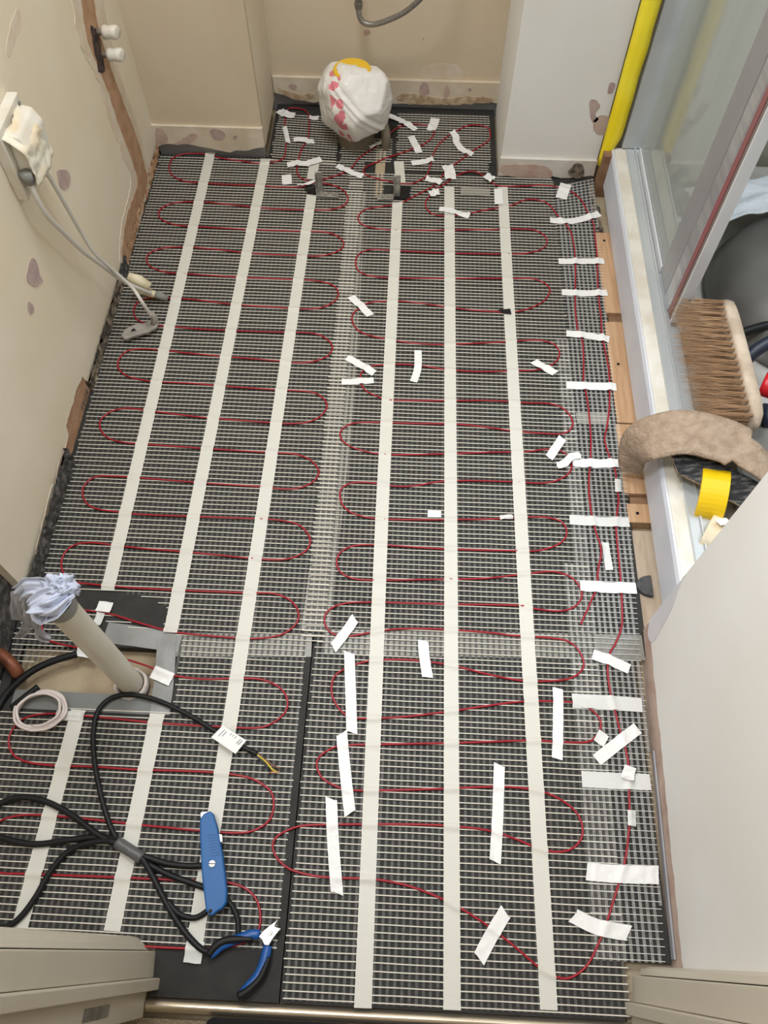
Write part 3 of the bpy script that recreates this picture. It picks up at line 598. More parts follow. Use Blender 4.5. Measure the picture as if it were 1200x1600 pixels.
# ================================================================== TRACES (pixels of the photo on the floor plane)
LEFT_CABLE = [(447,226),(444,246),(436,251),(424,253.5),(401,255),(377.5,251.5),(348,247.7),(322,241),(293,240),(272.5,245.7),(265,258),(268,272.5),(287,282.7),(316,286),(360,288.5),(407,290),(430,291.8),(470,292),(485,286.5),(503,287),(520,289.5),(537,298),(543.7,310.4),(536.5,322),(511.7,328),(473.8,328),(430,326.5),(395,323.5),(360,319.8),(319,315.7),(281,316),(258,322),(247.7,332.3),(252,342.5),(272.5,351),(307.5,354),(395,359),(476.7,361.5),(508.8,363),(529,370),(537.3,382),(526,393.5),(500,400),(465,399.4),(395,396),(331,389),(284,386),(255,387.7),(234.6,395),(228.8,406.7),(237.5,418),(261,425.6),(301.7,428.5),(380.4,433.5),(453,436.4),(494,438.8),(520.4,446),(528.6,458),(523.3,470),(503,480.5),(473.8,483),(435.8,480.5),(365.8,475.8),(307.5,468.5),(265,466),(235,465),(215,472.5),(209,487.5),(215,500),(237.5,507.5),(262.5,510),(310,514),(366.7,516.7),(443,519.3),(480,520),(503,525),(519,540),(513,555),(493,564),(466.7,567),(436.7,564),(363,558),(293,551.7),(260,547.7),(223,545),(200,548),(186.7,560),(185,575),(200,588),(236.7,595.7),(300,599),(356.7,604),(433,609),(480,611.7),(500,618),(511,633),(503,648),(483,659),(450,662),(416.7,660),(323,652.7),(250,644),(203,638),(176.7,641.7),(158,655),(156.7,670),(170,685),(200,692),(250,695.7),(333,701.7),(423,707),(463,710),(486.7,720),(498,736.7),(490,751.7),(470,761.7),(443,764),(403,760),(323,755),(223,747),(176.7,744),(150,745),(135,754),(129,767.5),(132.5,782.5),(147.5,794),(185,800),(225,804),(305,807),(405,810.7),(443,813.7),(470,822),(484.7,843),(477.8,860.5),(454.8,872),(428,874.7),(389.7,872),(290,862.4),(221,856.7),(186.5,852.8),(144,848),(117.5,851),(102,862.4),(95.6,879.7),(99,895),(107,904),(121,910),(155.8,914),(213,918.8),(297.7,923),(389.7,926.4),(428,927.6),(454.8,939),(467,960),(458.7,979),(435.7,992.7),(397,997.7),(351,995.4),(282,989),(251.7,983),(213,971.7),(175,960),(140.5,954.4),(105,952),(80,959),(67,972),(66,985),(77,1001),(121,1012),(160,1020),(213,1035),(244,1046),(274.7,1056),(320.7,1061),(366.7,1060),(408.8,1061.7),(437.6,1075),(449,1094),(445,1113.5),(424,1130.7),(397,1137.5),(335,1135),(251,1130),(189,1124),(128,1118),(94.5,1115),(57,1117),(33,1125),(20,1139),(13.5,1158),(20,1178),(40.5,1190),(81,1195.7),(145,1198),(212.6,1202.4),(297,1205),(335,1207),(366.5,1210.5),(398,1218.5),(422.5,1236),(427.8,1257),(420.8,1281.5),(398,1297),(370,1301.5),(314,1298),(230,1290),(148.5,1281),(87.7,1275),(47,1273),(20,1276),(0,1283),(-22,1300),(-30,1325),(-20,1352),(0,1363.7),(40.5,1365.4),(135,1369),(209,1372),(290,1375.6),(335,1377),(356,1379),(377,1385),(394.5,1397),(405,1418),(405,1449.5),(382,1472),(335,1482),(286,1481.7),(230,1479),(190,1476)]
ALC_CABLE = [(447,226),(449,210),(445,190),(450,171),(461.7,169),(475,171.7),(482.5,180),(483,195),(481,216.7),(472,232),(466.7,248),(464,268),(471.7,279),(493,284),(513,278),(533,271.7),(550,261.7),(560,248),(578,235),(600,220),(611.7,206.7),(623,199),(640,194),(666.7,196),(678,204),(675,215),(663,225),(641.7,234),(620,241.7),(600,248),(590,253),(573,260),(567.5,267.5),(573,274),(593,280),(611.7,284),(631.7,287.5),(646.7,286),(663,278),(670,266.7),(676.7,243),(685,226.7),(700,213),(716.7,203),(733,196),(750,196),(763,200),(766,208),(763,220),(740,235),(723,247.5),(706.7,260),(693,272),(683,286),(672,294)]
RIGHT_CABLE = [(672,294),(646.7,307),(624.5,318),(596,322.7),(570.7,327.5),(559.6,338.6),(564,349.7),(583,356),(627.7,360),(741.7,359),(820.8,358),(843,363),(854,373.4),(851,386),(830,394.6),(792,397),(703.7,395.6),(615,391.5),(580,390),(561,397),(555.5,409.8),(561,424),(583,432),(624.5,434.5),(710,435),(798.7,435),(833.5,435.8),(854,444.7),(858.8,457),(846,473),(817.7,485),(789,487.4),(741.7,485),(694,479),(640,471.6),(608.7,470.6),(577,473),(558,484),(550,495),(554.8,511),(570.7,522),(605.5,530),(645.7,536),(684,538.4),(730,537),(791,534),(837,531.5),(864,537),(873.8,550.7),(868,566),(841,577.5),(806.7,579.4),(749,580.6),(699,577.5),(645.7,570),(599.7,570),(576.7,573.7),(563,587),(569,608),(592,620.4),(615,625.4),(714.7,626),(768,626),(814,629),(860,631),(883,640.7),(894.8,658),(891,671.4),(875.7,678),(845,677),(806.7,674),(760.7,667.6),(714.7,663),(653,661.8),(565,660),(538,667.6),(531.4,681),(542,694.4),(569,704.8),(611,710.5),(699,709),(768,706.7),(818,706),(856.5,702),(879.5,706),(891.8,719),(891,736.6),(871.8,750),(845,755),(806.7,753),(730,751),(684,753),(653,758.4),(622.7,760),(584,754.6),(549.8,754.6),(532.6,765),(532,780),(537.5,791.5),(556.7,804),(606.5,811.4),(748,811.4),(825,808),(855.7,808.7),(878.7,816.4),(885.6,833.7),(874.8,849),(844,859.7),(802,860.5),(694.7,857.8),(606.5,852),(560.5,851.7),(537.5,858.6),(526.8,872),(529.8,891),(549,903),(587,906.5),(694.7,905),(756,903.8),(809.7,898),(848,893.8),(871,894),(896,904.6),(909,925.7),(903.6,943),(886,953),(863,954.4),(832.7,950.6),(809.7,946),(691,943.7),(587,941),(537.5,943),(512.6,954.4),(507,971.7),(518,989),(541,994),(556,992.5),(608,983.8),(673,982.5),(760,988),(803,993),(859.7,996.8),(890,1003),(907,1020.7),(911.7,1042),(894,1058.8),(859.7,1064),(812,1063),(760,1053),(716.7,1042),(673,1034.5),(630,1030.6),(586.7,1031.5),(556,1038),(526,1053),(518,1072.7),(521.7,1094),(539,1116),(565,1122.5),(630,1120),(695,1112.5),(760,1103),(812,1096.5),(864,1095.6),(903,1098.7),(924.7,1109.5),(937.7,1124.7),(937.7,1140),(927,1155),(911.7,1160),(868,1159),(825,1157),(716.7,1160.6),(608,1162.8),(539,1164.5),(513,1172),(498,1184),(495,1197),(503,1215),(526,1228.7),(556,1235),(673,1233),(760,1229.5),(812,1231),(855,1239.5),(890,1259),(907,1280.7),(909.5,1306.7),(894,1326),(868,1331),(838,1324),(803,1310),(760,1297),(695,1290),(630,1288),(543,1288),(510,1288.5),(468,1291),(436.5,1304),(426,1320),(433,1341),(454,1358.5),(489,1368),(526,1371.7),(586.7,1374),(647,1387),(708,1413),(760,1445),(803,1478),(846.7,1514.7),(880,1529),(902.5,1521.7),(920.5,1503.7),(936,1472),(947.5,1443),(956.5,1413.7),(965.5,1384.5),(976.7,1344),(983.5,1290),(983.5,1263),(983,1238),(983,1202.5),(977.5,1170.6),(968,1138.7),(960.6,1108.7),(953,1078.7),(949.4,1045),(953,1020.6),(960.6,1007.5),(968,990.6),(972,973.7),(972,951),(969.4,900),(962.8,828.7),(963.8,804),(966.6,780),(962.8,757.5),(961.9,737),(953.4,716),(945,688),(948.8,663.7),(951.8,639),(952.6,613),(951,576),(944.5,543.5),(940.4,520.7),(938.8,493),(935.6,467),(933.7,437),(933,402.7),(930,371),(926.7,348.5),(919.7,334.5),(914.5,324),(907.5,311.7),(893.5,300),(872.5,293),(862,290.7),(841,289.5),(820,290.7),(790,291),(773,288),(753,273),(740,268),(726.7,269),(713,275),(697,286),(680,298),(670,308),(665,315),(665.7,324),(675,334),(697,337.6),(726,335.4),(754,329),(798.7,321),(817.7,313),(836.7,312),(855.7,318),(870.8,336),(888,355.5),(895,374.8),(898.8,402.7),(899,457),(899,485),(903,516),(910,533.7),(912,566),(912,595.5),(916,615),(920,644),(923,678),(923.4,697.5),(922.5,720),(920.6,744),(920.6,772.5),(925,806),(932,834),(938.4,853),(939,868),(934.7,890.6),(932,918.7),(924.4,937.5),(917,955),(911,967),(908,976)]
CZ = .0048; CR = .0019
def cable_pts(L, cross=()):
    out = []
    for i, (a, c) in enumerate(L): out.append(at(a, c, CZ))
    return spline(out, .006)
cabL, cabA, cabR = cable_pts(LEFT_CABLE), cable_pts(ALC_CABLE), cable_pts(RIGHT_CABLE)
# where the late run passes over the earlier one, lift it
cr = at(681, 297, CZ)
for k, p in enumerate(cabR):
    if k > 300:
        d = (Vector((p.x, p.y))-Vector((cr.x, cr.y))).length
        if d < .03: p.z += .0045*math.exp(-(d/.012)**2)
ALLC = np.array([(p.x, p.y) for p in cabL+cabA+cabR])
def dcab(x, y):
    return math.sqrt(float(((ALLC[:, 0]-x)**2+(ALLC[:, 1]-y)**2).min()))
def inpoly(x, y, poly):
    c = False; j = len(poly)-1
    for i in range(len(poly)):
        xi, yi = poly[i]; xj, yj = poly[j]
        if (yi > y) != (yj > y) and x < (xj-xi)*(y-yi)/(yj-yi)+xi: c = not c
        j = i
    return c
def fl(L): return [tuple(at(a, c, 0))[:2] for a, c in L]
HOLE = fl([(-30, 1040), (60, 1034), (112, 1026), (150, 1018), (176, 1022), (168, 992), (150, 968), (215, 985), (258, 978), (276, 985), (270, 1112), (120, 1106), (-30, 1110)])
PATCH = fl([(100, 930), (125, 924), (180, 925), (228, 935), (256, 948), (262, 962), (252, 976), (215, 976), (168, 958), (130, 946), (104, 948)])
SLOT1 = fl([(476, 293), (494, 290), (496, 303), (482, 301)])
SLOT2 = fl([(600, 291), (640, 291), (640, 313), (602, 311)])
def mesh_sheet(x0f, x1f, y0, y1, excl, parent, weft='weft', warp='warp', wz=.0022, ww=.00100, px=.011, wob=.0006, seed=0, jitter_l=.006, warp_w=.0047, curve=None, warpz=.0010):
    pitch = .01055; b = MB(); n = int((y1-y0)/pitch); st = .012
    for i in range(n+1):
        y = y0+i*pitch; xa = x0f(y)+rs2.uniform(-1, .3)*jitter_l; xb = x1f(y)+rs2.uniform(-.3, 1)*jitter_l*.4
        if xb-xa < .02: continue
        ph = rs2.uniform(-.0008, .0008); m = max(2, int((xb-xa)/st)); run = []
        def flush(run):
            if len(run) > 1:
                vs = []
                for (X, Y, Z) in run:
                    vs += [(X, Y-ww, Z), (X, Y-ww*.6, Z+.0008), (X, Y+ww*.6, Z+.0008), (X, Y+ww, Z)]
                fs = [(k*4+j, k*4+j+1, k*4+5+j, k*4+4+j) for k in range(len(run)-1) for j in range(3)]
                b.add(vs, fs)
        for k in range(m+1):
            x = xa+(xb-xa)*k/m; yc = y+ph+wob*noise.noise(Vector((x*14, y*40, seed)))+(curve(x, y) if curve else 0)
            if any(inpoly(x, y, e) for e in excl): flush(run); run = []
            else: run.append((x, yc, wz+.0003*noise.noise(Vector((x*60, y*60, 3)))))
        flush(run)
    sh = child(b, 'weft_threads', weft, parent)
    b = MB(); xa = min(x0f(y0), x0f((y0+y1)/2), x0f(y1)); xb = max(x1f(y0), x1f((y0+y1)/2), x1f(y1)); x = xa+.004
    while x < xb:
        m = int((y1-y0)/.02); run = []
        def flush2(run):
            if len(run) > 1:
                vs = []
                for (X, Y) in run: vs += [(X-warp_w/2, Y, warpz), (X+warp_w/2, Y, warpz)]
                b.add(vs, [(k*2, k*2+1, k*2+3, k*2+2) for k in range(len(run)-1)])
        for k in range(m+1):
            y = y0+(y1-y0+.004)*k/m-.002
            X = x+.0008*noise.noise(Vector((x*30, y*4, seed+2)))
            if any(inpoly(x, y, e) for e in excl) or x < x0f(y) or x > x1f(y): flush2(run); run = []
            else: run.append((X, y+(curve(x, y) if curve else 0)))
        flush2(run); x += px
    child(b, 'warp_ribbons', warp, parent)
rs2 = random.Random(11)
def tape_ribbon(pts, width, lift=.0, step=.004, seed=0, crink=.0006, skew=0, conform=True, base=.0040, nw=4, taper=0):
    """flat tape along floor points, riding over the cable; returns MB of a thin closed strip"""
    P = spline([Vector((p[0], p[1], 0)) for p in pts], step); b = MB(); vs = []
    for i, p in enumerate(P):
        t = (P[min(i+1, len(P)-1)]-P[max(0, i-1)]).normalized(); nrm = Vector((-t.y, t.x, 0)); s_ = i/max(1, len(P)-1)
        w = width*(1+.05*noise.noise(Vector((i*.4, seed, 0))))
        sk = skew*(.5 if i == 0 else (-.5 if i == len(P)-1 else 0))
        for j in range(nw+1):
            u = j/nw-.5; q = p+nrm*(u*w)
            if i in (0, len(P)-1): q = q+t*(u*skew*(1 if i == 0 else 1))
            z = base+lift
            if conform:
                d = dcab(q.x, q.y); z += .0042*math.exp(-(d/.0052)**2)
            z += crink*(noise.noise(Vector((q.x*110, q.y*110, seed)))+1)
            vs.append((q.x, q.y, z))
    n = len(P); R = nw+1
    top = [(i*R+j, i*R+j+1, (i+1)*R+j+1, (i+1)*R+j) for i in range(n-1) for j in range(nw)]
    b.add(vs, top)
    return b
def strip(parent, a, c, width=.0265, seed=0, lift=0.0):
    A, B = at(*a, 0), at(*c, 0)
    b = tape_ribbon([A, A.lerp(B, .5), B], width, step=.0033, seed=seed, crink=.00025, base=.0038+lift)
    return child(b, 'adhesive_strip', 'strip', parent, smooth=True)
# ---- left heating mat
lm = empty('heating_mat', (-.42, .95, 0), 'left electric underfloor heating mat, white glassfibre mesh with looping red cable and three tape strips', 'heating mat', 'underfloor heating mats')
def lx0(y): return -.697 if y > .62 else (-.672 if y > .52 else -.712)
def lx1(y): return -.134 if y > .505 else -.166
mesh_sheet(lx0, lx1, .0, 1.898, [HOLE, PATCH, SLOT1], lm, seed=1, wz=.0024)
b = MB(); b.tube(cabL, CR, 6); child(b, 'heating_cable', 'cable', lm, smooth=True)
for k, (a, c) in enumerate([((330, 239), (169, 924)), ((124, 1110), (32, 1450)), ((415.5, 250), (267, 990)), ((247, 1116), (176, 1455)), ((492, 254), (487, 282)), ((487, 307), (374, 1040)), ((374, 1040), (303, 1487))]):
    strip(lm, a, c, seed=k)
# ---- right heating mat
rm = empty('heating_mat', (.11, .9, 0), 'right electric underfloor heating mat with looping red cable, reaching the doorway', 'heating mat', 'underfloor heating mats')
mesh_sheet(lambda y: -.170 if y > .505 else -.147, lambda y: .378, -.066, RY-.008, [SLOT2], rm, seed=2, wz=.0030, warpz=.0014)
b = MB(); b.tube(cabR, CR, 6); child(b, 'heating_cable', 'cable', rm, smooth=True)
for k, (a, c) in enumerate([((623, 254), (626, 289)), ((621, 318), (597, 800)), ((597, 800), (567, 1575)), ((702, 294), (704, 800)), ((704, 800), (706, 1578)), ((785, 295), (818, 900)), ((818, 900), (857, 1578))]):
    strip(rm, a, c, seed=20+k)
# ---- mesh flap along the right edge
fm = empty('mesh_border', (.42, .9, 0), 'narrow shine-tinted glassfibre mesh border between the right heating mat and the shower tray', 'glassfibre mesh')
FR = [(1.86, .490), (1.6, .484), (1.2, .474), (.9, .474), (.6, .462), (.3, .452), (.0, .438), (-.1, .438)]
def fx1(y):
    for (ya, xa), (yb, xb) in zip(FR, FR[1:]):
        if y >= yb: return xb+(xa-xb)*(y-yb)/(ya-yb)
    return .438
def fx0(y): return .378 if y > 1.28 else (.352 if y > .7 else .330)
mesh_sheet(fx0, fx1, .008, 1.815, [], fm, 'weft2', 'warp2', wz=.0036, ww=.0006, px=.0108, seed=3, warp_w=.0050, curve=lambda x, y: (.035*(max(0, x-.385)/.1)*max(0, (y-1.62)/.2)), warpz=.0020, jitter_l=.003)
# ---- alcove mesh pieces and cable
am = empty('heating_mat', (-.30, 1.99, 0), 'small piece of mesh heating mat laid in the left corner of the alcove', 'heating mat', 'underfloor heating mats')
mesh_sheet(lambda y: -.392, lambda y: -.214, 1.89, 2.098, [], am, seed=5, wz=.0032, curve=lambda x, y: -(x+.39)*.06)
b = MB(); b.tube(cabA, CR, 6); child(b, 'heating_cable', 'cable', am, smooth=True)
mm_ = empty('mesh_offcut', (-.12, 1.93, 0), 'narrow mesh offcut in front of the bagged pipe', 'glassfibre mesh')
mesh_sheet(lambda y: -.200, lambda y: -.062, 1.895, 1.998, [], mm_, seed=6, wz=.0032)
cm = empty('mesh_offcut', (.08, 2.0, 0), 'wide mesh offcut filling the right side of the alcove', 'glassfibre mesh')
mesh_sheet(lambda y: -.046, lambda y: .212 if y > 1.9 else .206, 1.865, 2.118, [], cm, seed=7, wz=.0033)
# ---- clear joint tape on the boards
def flat_tape(name, L, width, m, label, z=.0006, cat='tape', group=None, seed=0, crink=.0003):
    P = [at(a, c, 0) for a, c in L]; b = tape_ribbon(P, width, base=z, conform=False, crink=crink, seed=seed, step=.01)
    o = b.build(name, m, smooth=True); return tag(o, label, cat, group)
flat_tape('joint_tape', [(557, 300), (545, 480), (527, 700), (492, 985)], .052, 'clear', 'long clear joint tape along the seam between the two heating mats', group='clear tape over the board joints')
flat_tape('joint_tape', [(268, 1007), (380, 1008), (487, 1008)], .046, 'clear', 'clear joint tape running across under the left mat beside the waste pipe', z=.0004, group='clear tape over the board joints')
flat_tape('joint_tape', [(508, 1003), (700, 1006), (1005, 1012)], .050, 'clear', 'clear joint tape running across under the right mat towards the nib wall', z=.0004, group='clear tape over the board joints')
flat_tape('joint_tape', [(720, 300), (765, 303)], .030, 'clear', 'short clear tape patch under the mesh in front of the alcove, right side', z=.0038, group='clear tape over the board joints')
flat_tape('joint_tape', [(952, 655), (900, 655)], .030, 'clear', 'short clear tape patch across the mesh border level with the felt strip', z=.0040, group='clear tape over the board joints')
# ---- duct tape and grey strip round the hole
G = 'grey tape around the waste pipe opening'
flat_tape('duct_tape', [(165, 988), (215, 995), (282, 1004)], .040, 'duct', 'creased grey duct tape along the far side of the pipe opening', z=.0008, group=G, seed=2, crink=.001)
flat_tape('duct_tape', [(262, 985), (258, 1050), (250, 1118)], .036, 'duct', 'grey duct tape on the right of the pipe opening beside the mesh', z=.0016, group=G, seed=3, crink=.001)
flat_tape('grey_strip', [(20, 1092), (130, 1097), (238, 1102)], .034, 'greymat', 'flat grey strip on the near side of the pipe opening under the white tube coil', z=.0009, group=G, cat='tape', seed=4)

# ---- loose pieces of tape
TG = 'loose white tape pieces holding the cable and mesh'
def tp(L, w, label, m='tape', lift=.0006, crink=.0009, skew=.0, base=.0042, seed=None):
    P = [at(a, c, 0) for a, c in L]
    if len(P) == 2: P = [P[0], P[0].lerp(P[1], .5), P[1]]
    sd = int(L[0][0]*7+L[0][1]*3) % 97 if seed is None else seed
    b = tape_ribbon(P, w, lift=lift, crink=crink*1.8, nw=6, seed=sd, skew=skew, base=base, step=.0035)
    o = b.build('tape_piece', m, smooth=True)
    return tag(o, label, 'tape', TG)
tp([(518, 1249), (521, 1320), (527, 1396)], .0195, 'long white tape piece over the two cable ends of the loop nearest the blue knife', skew=.010)
tp([(534, 1147), (540, 1210), (547, 1272)], .0195, 'long white tape piece, second up of those on the left edge of the right mat', skew=-.010)
tp([(546, 1021), (548, 1080), (550, 1146)], .0195, 'long straight white tape piece, third up on the left edge of the right mat', skew=.008)
tp([(661, 1003), (663, 1030), (668, 1060)], .0195, 'short white tape piece on the cable just below the crosswise clear tape', skew=.005)
tp([(555, 968), (540, 990), (521, 1014)], .019, 'slanted white tape piece on the left end of the crosswise clear tape', skew=.010)
tp([(870.5, 1077), (871, 1120), (869.6, 1187)], .0185, 'long vertical white tape piece between the right tape strip and the mesh border', skew=.003)
tp([(779.5, 1196), (778, 1240), (777, 1275), (773, 1347)], .0190, 'long white tape piece over two cable runs in the middle of the near right mat', skew=.007)
tp([(789, 1425), (768, 1460), (748, 1498)], .0215, 'slanted white tape piece on the diagonal cable run near the doorway', skew=.008)
tp([(895, 1431), (933, 1449), (981, 1458)], .023, 'curved white tape piece on the cable at the near right corner, beside the door lining', skew=.010)
tp([(925, 1024), (950, 1033), (982, 1047)], .020, 'slanted white tape piece on the border cable beside the corner of the nib wall')
tp([(995, 1139), (965, 1162), (931, 1189)], .021, 'long slanted white tape piece on the mesh border, angled up to the right')
tp([(930, 1150), (946, 1160)], .022, 'small square white tape at the tip of a cable loop touching the slanted piece')
X_ = 'white tape across the mesh border, '
tp([(915, 1362), (960, 1366), (1027, 1368)], .027, X_+'crisp and wide, nearest of the crosswise pieces', crink=.0014, skew=.004)
tp([(908, 1218), (960, 1221), (1015, 1223)], .027, X_+'thin and see-through, with a crumpled bit on its middle', 'tape_thin', crink=.0003)
tp([(893, 1096), (950, 1099), (1002, 1103)], .026, X_+'thin and see-through, just nearer than the nib wall corner', 'tape_thin', crink=.0003)
tp([(905, 917), (950, 920), (993, 921)], .023, X_+'opposite the black rounded rubber piece', 'tape', crink=.0005)
tp([(889, 814), (935, 817), (982, 818)], .022, X_+'level with the short screwed block', 'tape_thin', crink=.0004)
tp([(893, 725), (930, 727), (972, 726)], .022, X_+'next to the left end of the felt strip', 'tape', crink=.0012)
tp([(884, 604), (920, 606), (962, 607)], .021, X_+'level with the middle of the broom bristles', 'tape', crink=.0006)
tp([(884, 524), (915, 527), (951, 533)], .020, X_+'just nearer than the notch between the far battens', 'tape', crink=.0010)
tp([(877, 459), (910, 461), (948, 460)], .020, X_+'third from the far end', 'tape', crink=.0006)
tp([(872, 411), (905, 411), (943, 411)], .020, X_+'second from the far end', 'tape', crink=.0006)
tp([(859, 347), (895, 348), (936, 337)], .021, X_+'bent upward at the right, at the far end', 'tape', crink=.0008)
tp([(969, 1207), (987, 1214)], .022, 'crumpled scrap of white tape stuck on the border cable over a see-through crosswise piece', crink=.005, lift=.003)
tp([(984, 1268), (985, 1292)], .014, 'tiny white wrap on the border cable between the two nearest crosswise pieces', 'tape_thin', lift=.002, crink=.002)
tp([(963, 753), (964, 773)], .013, 'tiny see-through wrap on the outer border cable, level with the yellow tape roll', 'tape_thin', lift=.002, crink=.002)
tp([(944, 850), (951, 893)], .015, 'see-through tape beside the inner border cable, its long side along the cable', 'tape_thin', crink=.001)
tp([(869, 731), (880, 728), (893, 717), (906, 716)], .017, 'crumpled white tape at a loop tip joining the crosswise piece by the felt strip', crink=.003)
tp([(878, 687), (868, 702), (857, 718)], .019, 'slanted white tape piece at a loop end, left of the felt strip', skew=.004)
tp([(833, 567), (850, 577), (867, 586)], .019, 'slanted white tape piece at a far right loop end, pointing down to the right', skew=.006)
tp([(653, 550), (652.6, 578), (646, 599)], .017, 'bent white tape piece between the left and middle tape strips of the right mat', crink=.0006)
tp([(542, 561), (562, 572), (585, 586)], .018, 'slanted white tape piece at a left loop, upper of the close pair on the seam')
tp([(534, 599), (558, 599), (584, 597)], .017, 'level white tape piece at a left loop, lower of the close pair on the seam')
tp([(548, 466), (564, 481), (579, 496)], .019, 'slanted white tape piece on the seam, highest up of those over left loop ends', skew=.004)
tp([(668, 805), (689, 806)], .017, 'small square of white tape on a cable run left of the middle strip', crink=.0005)
tp([(780, 812), (800, 811)], .010, 'tiny clear-white wrap on a cable run just left of the right strip', 'tape_thin', lift=.0015, crink=.002)
tp([(884, 290), (880, 301), (876, 313)], .030, 'square tilted white tape on the cable in front of the back right pier', crink=.0006)
tp([(757, 281), (769, 288)], .022, 'crumpled white tape lump at the corner of the back right pier', crink=.005, lift=.002)
tp([(705, 210), (712, 217), (713, 226), (723, 238), (738, 245)], .019, 'S-shaped white tape piece under the large alcove loop', crink=.0015)
tp([(680, 188), (677, 198), (673, 207)], .026, 'squarish white tape on a cable bend at the back of the alcove', crink=.0008)
tp([(606, 184), (628, 193), (650, 207)], .018, 'greyish tape strip running out from under the carrier bag', 'tape', crink=.001, lift=.002)
tp([(642, 216), (648, 228), (655, 242)], .020, 'slanted white tape piece on a cable in the middle right of the alcove')
tp([(643, 258), (660, 256), (677, 252)], .020, 'level white tape piece at the front right of the alcove above the right bracket')
tp([(698, 262), (702, 272), (704, 285)], .030, 'crumpled white tape at the top of the middle strip of the right mat', crink=.002)
tp([(665, 283), (678, 286), (690, 290)], .022, 'white tape patch where two red cables cross', crink=.002)
tp([(670, 308), (686, 306)], .022, 'small crumpled white tape scrap just nearer than the cable crossing', crink=.004)
tp([(686, 329), (703, 332), (718, 337), (733, 341)], .019, 'white tape piece lying across the middle strip, with a torn right end', crink=.0012)
tp([(437, 176), (446, 182), (461, 184)], .026, 'white tape scrap in the back left corner of the alcove', crink=.0015)
tp([(484, 188), (498, 189)], .018, 'small white scrap left of the carrier bag', crink=.002)
tp([(445, 202), (448, 214), (450.5, 227)], .013, 'narrow white tape piece along the cable on the left of the alcove', crink=.001)
tp([(459, 222), (473, 221), (481, 225), (491, 224)], .019, 'bent white tape piece in the middle of the left alcove mesh', crink=.0015)
tp([(449, 261), (465, 259), (480, 259), (502, 252)], .022, 'wavy white tape piece at the front edge of the left alcove mesh', crink=.0015)
tp([(448, 276), (449, 291)], .026, 'square white tape left of the left bracket', crink=.0006)
tp([(465, 293), (480, 291), (494, 286)], .010, 'thin white tape sliver beside the left bracket', crink=.001)
tp([(527, 262), (545, 271), (567, 279)], .018, 'slanted white tape piece between the two brackets, beyond the beige gap', crink=.0012)
tp([(578, 236), (590, 230), (602, 227)], .012, 'twisted white tape scrap on the cable in front of the carrier bag', crink=.003)
tp([(154, 949), (176, 952)], .022, 'small white tape square on the cable just right of the top of the waste pipe', crink=.0008, lift=.001)
tp([(160, 960), (152, 978)], .016, 'small white tape end hanging below the square by the waste pipe', 'tape_thin', crink=.001)
tp([(123, 1017), (150, 1022)], .023, 'white tape scrap at the mesh edge left of the waste pipe, above the black conduit', crink=.001)
tp([(240, 1051), (254, 1057), (270, 1064)], .024, 'white tape piece on the grey duct tape right of the pipe collar', crink=.001)
tp([(291, 1486), (318, 1489)], .030, 'small see-through tape at the near end of the left mat, beside the pliers', 'tape_thin', crink=.0006, lift=.001)
tp([(90, 1118), (130, 1121)], .016, 'white tape end on the cable right of the white tube coil', 'tape_thin', crink=.0005, lift=.001)
tp([(779, 322), (778, 298)], .022, 'doubled tape end beside the top of the right strip', crink=.0004, lift=.001)
b = MB(); p = at(789, 487, .007); b.prism([at(778, 485, .0068), at(797, 483, .0068), at(799, 491, .0068), at(788, 490, .0068)], (0, 0, .002)); tag(b.build('splice_mark', 'black'), 'small black splice marker on a red cable at the right tape strip', 'marker')

# black slots and brackets near the alcove
def bracket(slot, foot, post, label, flip=1):
    p = at(*foot, 0); e = empty('angle_bracket', p, label, 'bracket', 'angle brackets in front of the alcove')
    b = MB(); b.prism([at(a, c, .0042) for a, c in slot], (0, 0, .0016)); child(b, 'slot', 'black', e)
    q = at(*post, 0)
    b = MB(); b.box((q.x-.009, q.y-.004, .0045), (q.x+.009, q.y+.001, .068)); b.box((q.x-.009, q.y-.010, .0045), (q.x-.005, q.y-.004, .068)); child(b, 'upright', 'steel', e, bevel=.0015)
    b = MB(); b.prism([(q.x-.008, q.y-.020, .0064), (q.x+.052*flip, q.y-.022, .0064), (q.x+.052*flip, q.y-.003, .0064), (q.x-.008, q.y, .0064)], (0, 0, .0035)); ft = child(b, 'foot', 'steel', e, bevel=.001)
    for k in (.018, .038):
        b = MB(); b.tube([(q.x+k*flip, q.y-.012, .0099), (q.x+k*flip, q.y-.012, .0125)], .0045, 10); child(b, 'screw', 'rusty', ft)
bracket([(476, 298), (494, 293), (497, 305), (486, 304)], (498, 304), (500, 303), 'left of two galvanised angle brackets, standing at the top of the third tape strip')
bracket([(612, 293), (640, 293), (640, 312), (612, 312)], (618, 312), (620, 308), 'right of two galvanised angle brackets, standing on a black slot in the right mat', -1)
b = MB(); a0 = at(589, 232, 0); a1 = at(588, 308, 0); b.box((a0.x, a1.y, .0003), (a0.x+.026, a0.y, .0010)); tag(b.build('subfloor_strip', 'subfloor'), 'beige strip showing through the mesh between the two brackets', 'chipboard')  # thin sheet laid on the boards, standing for subfloor seen through the gap

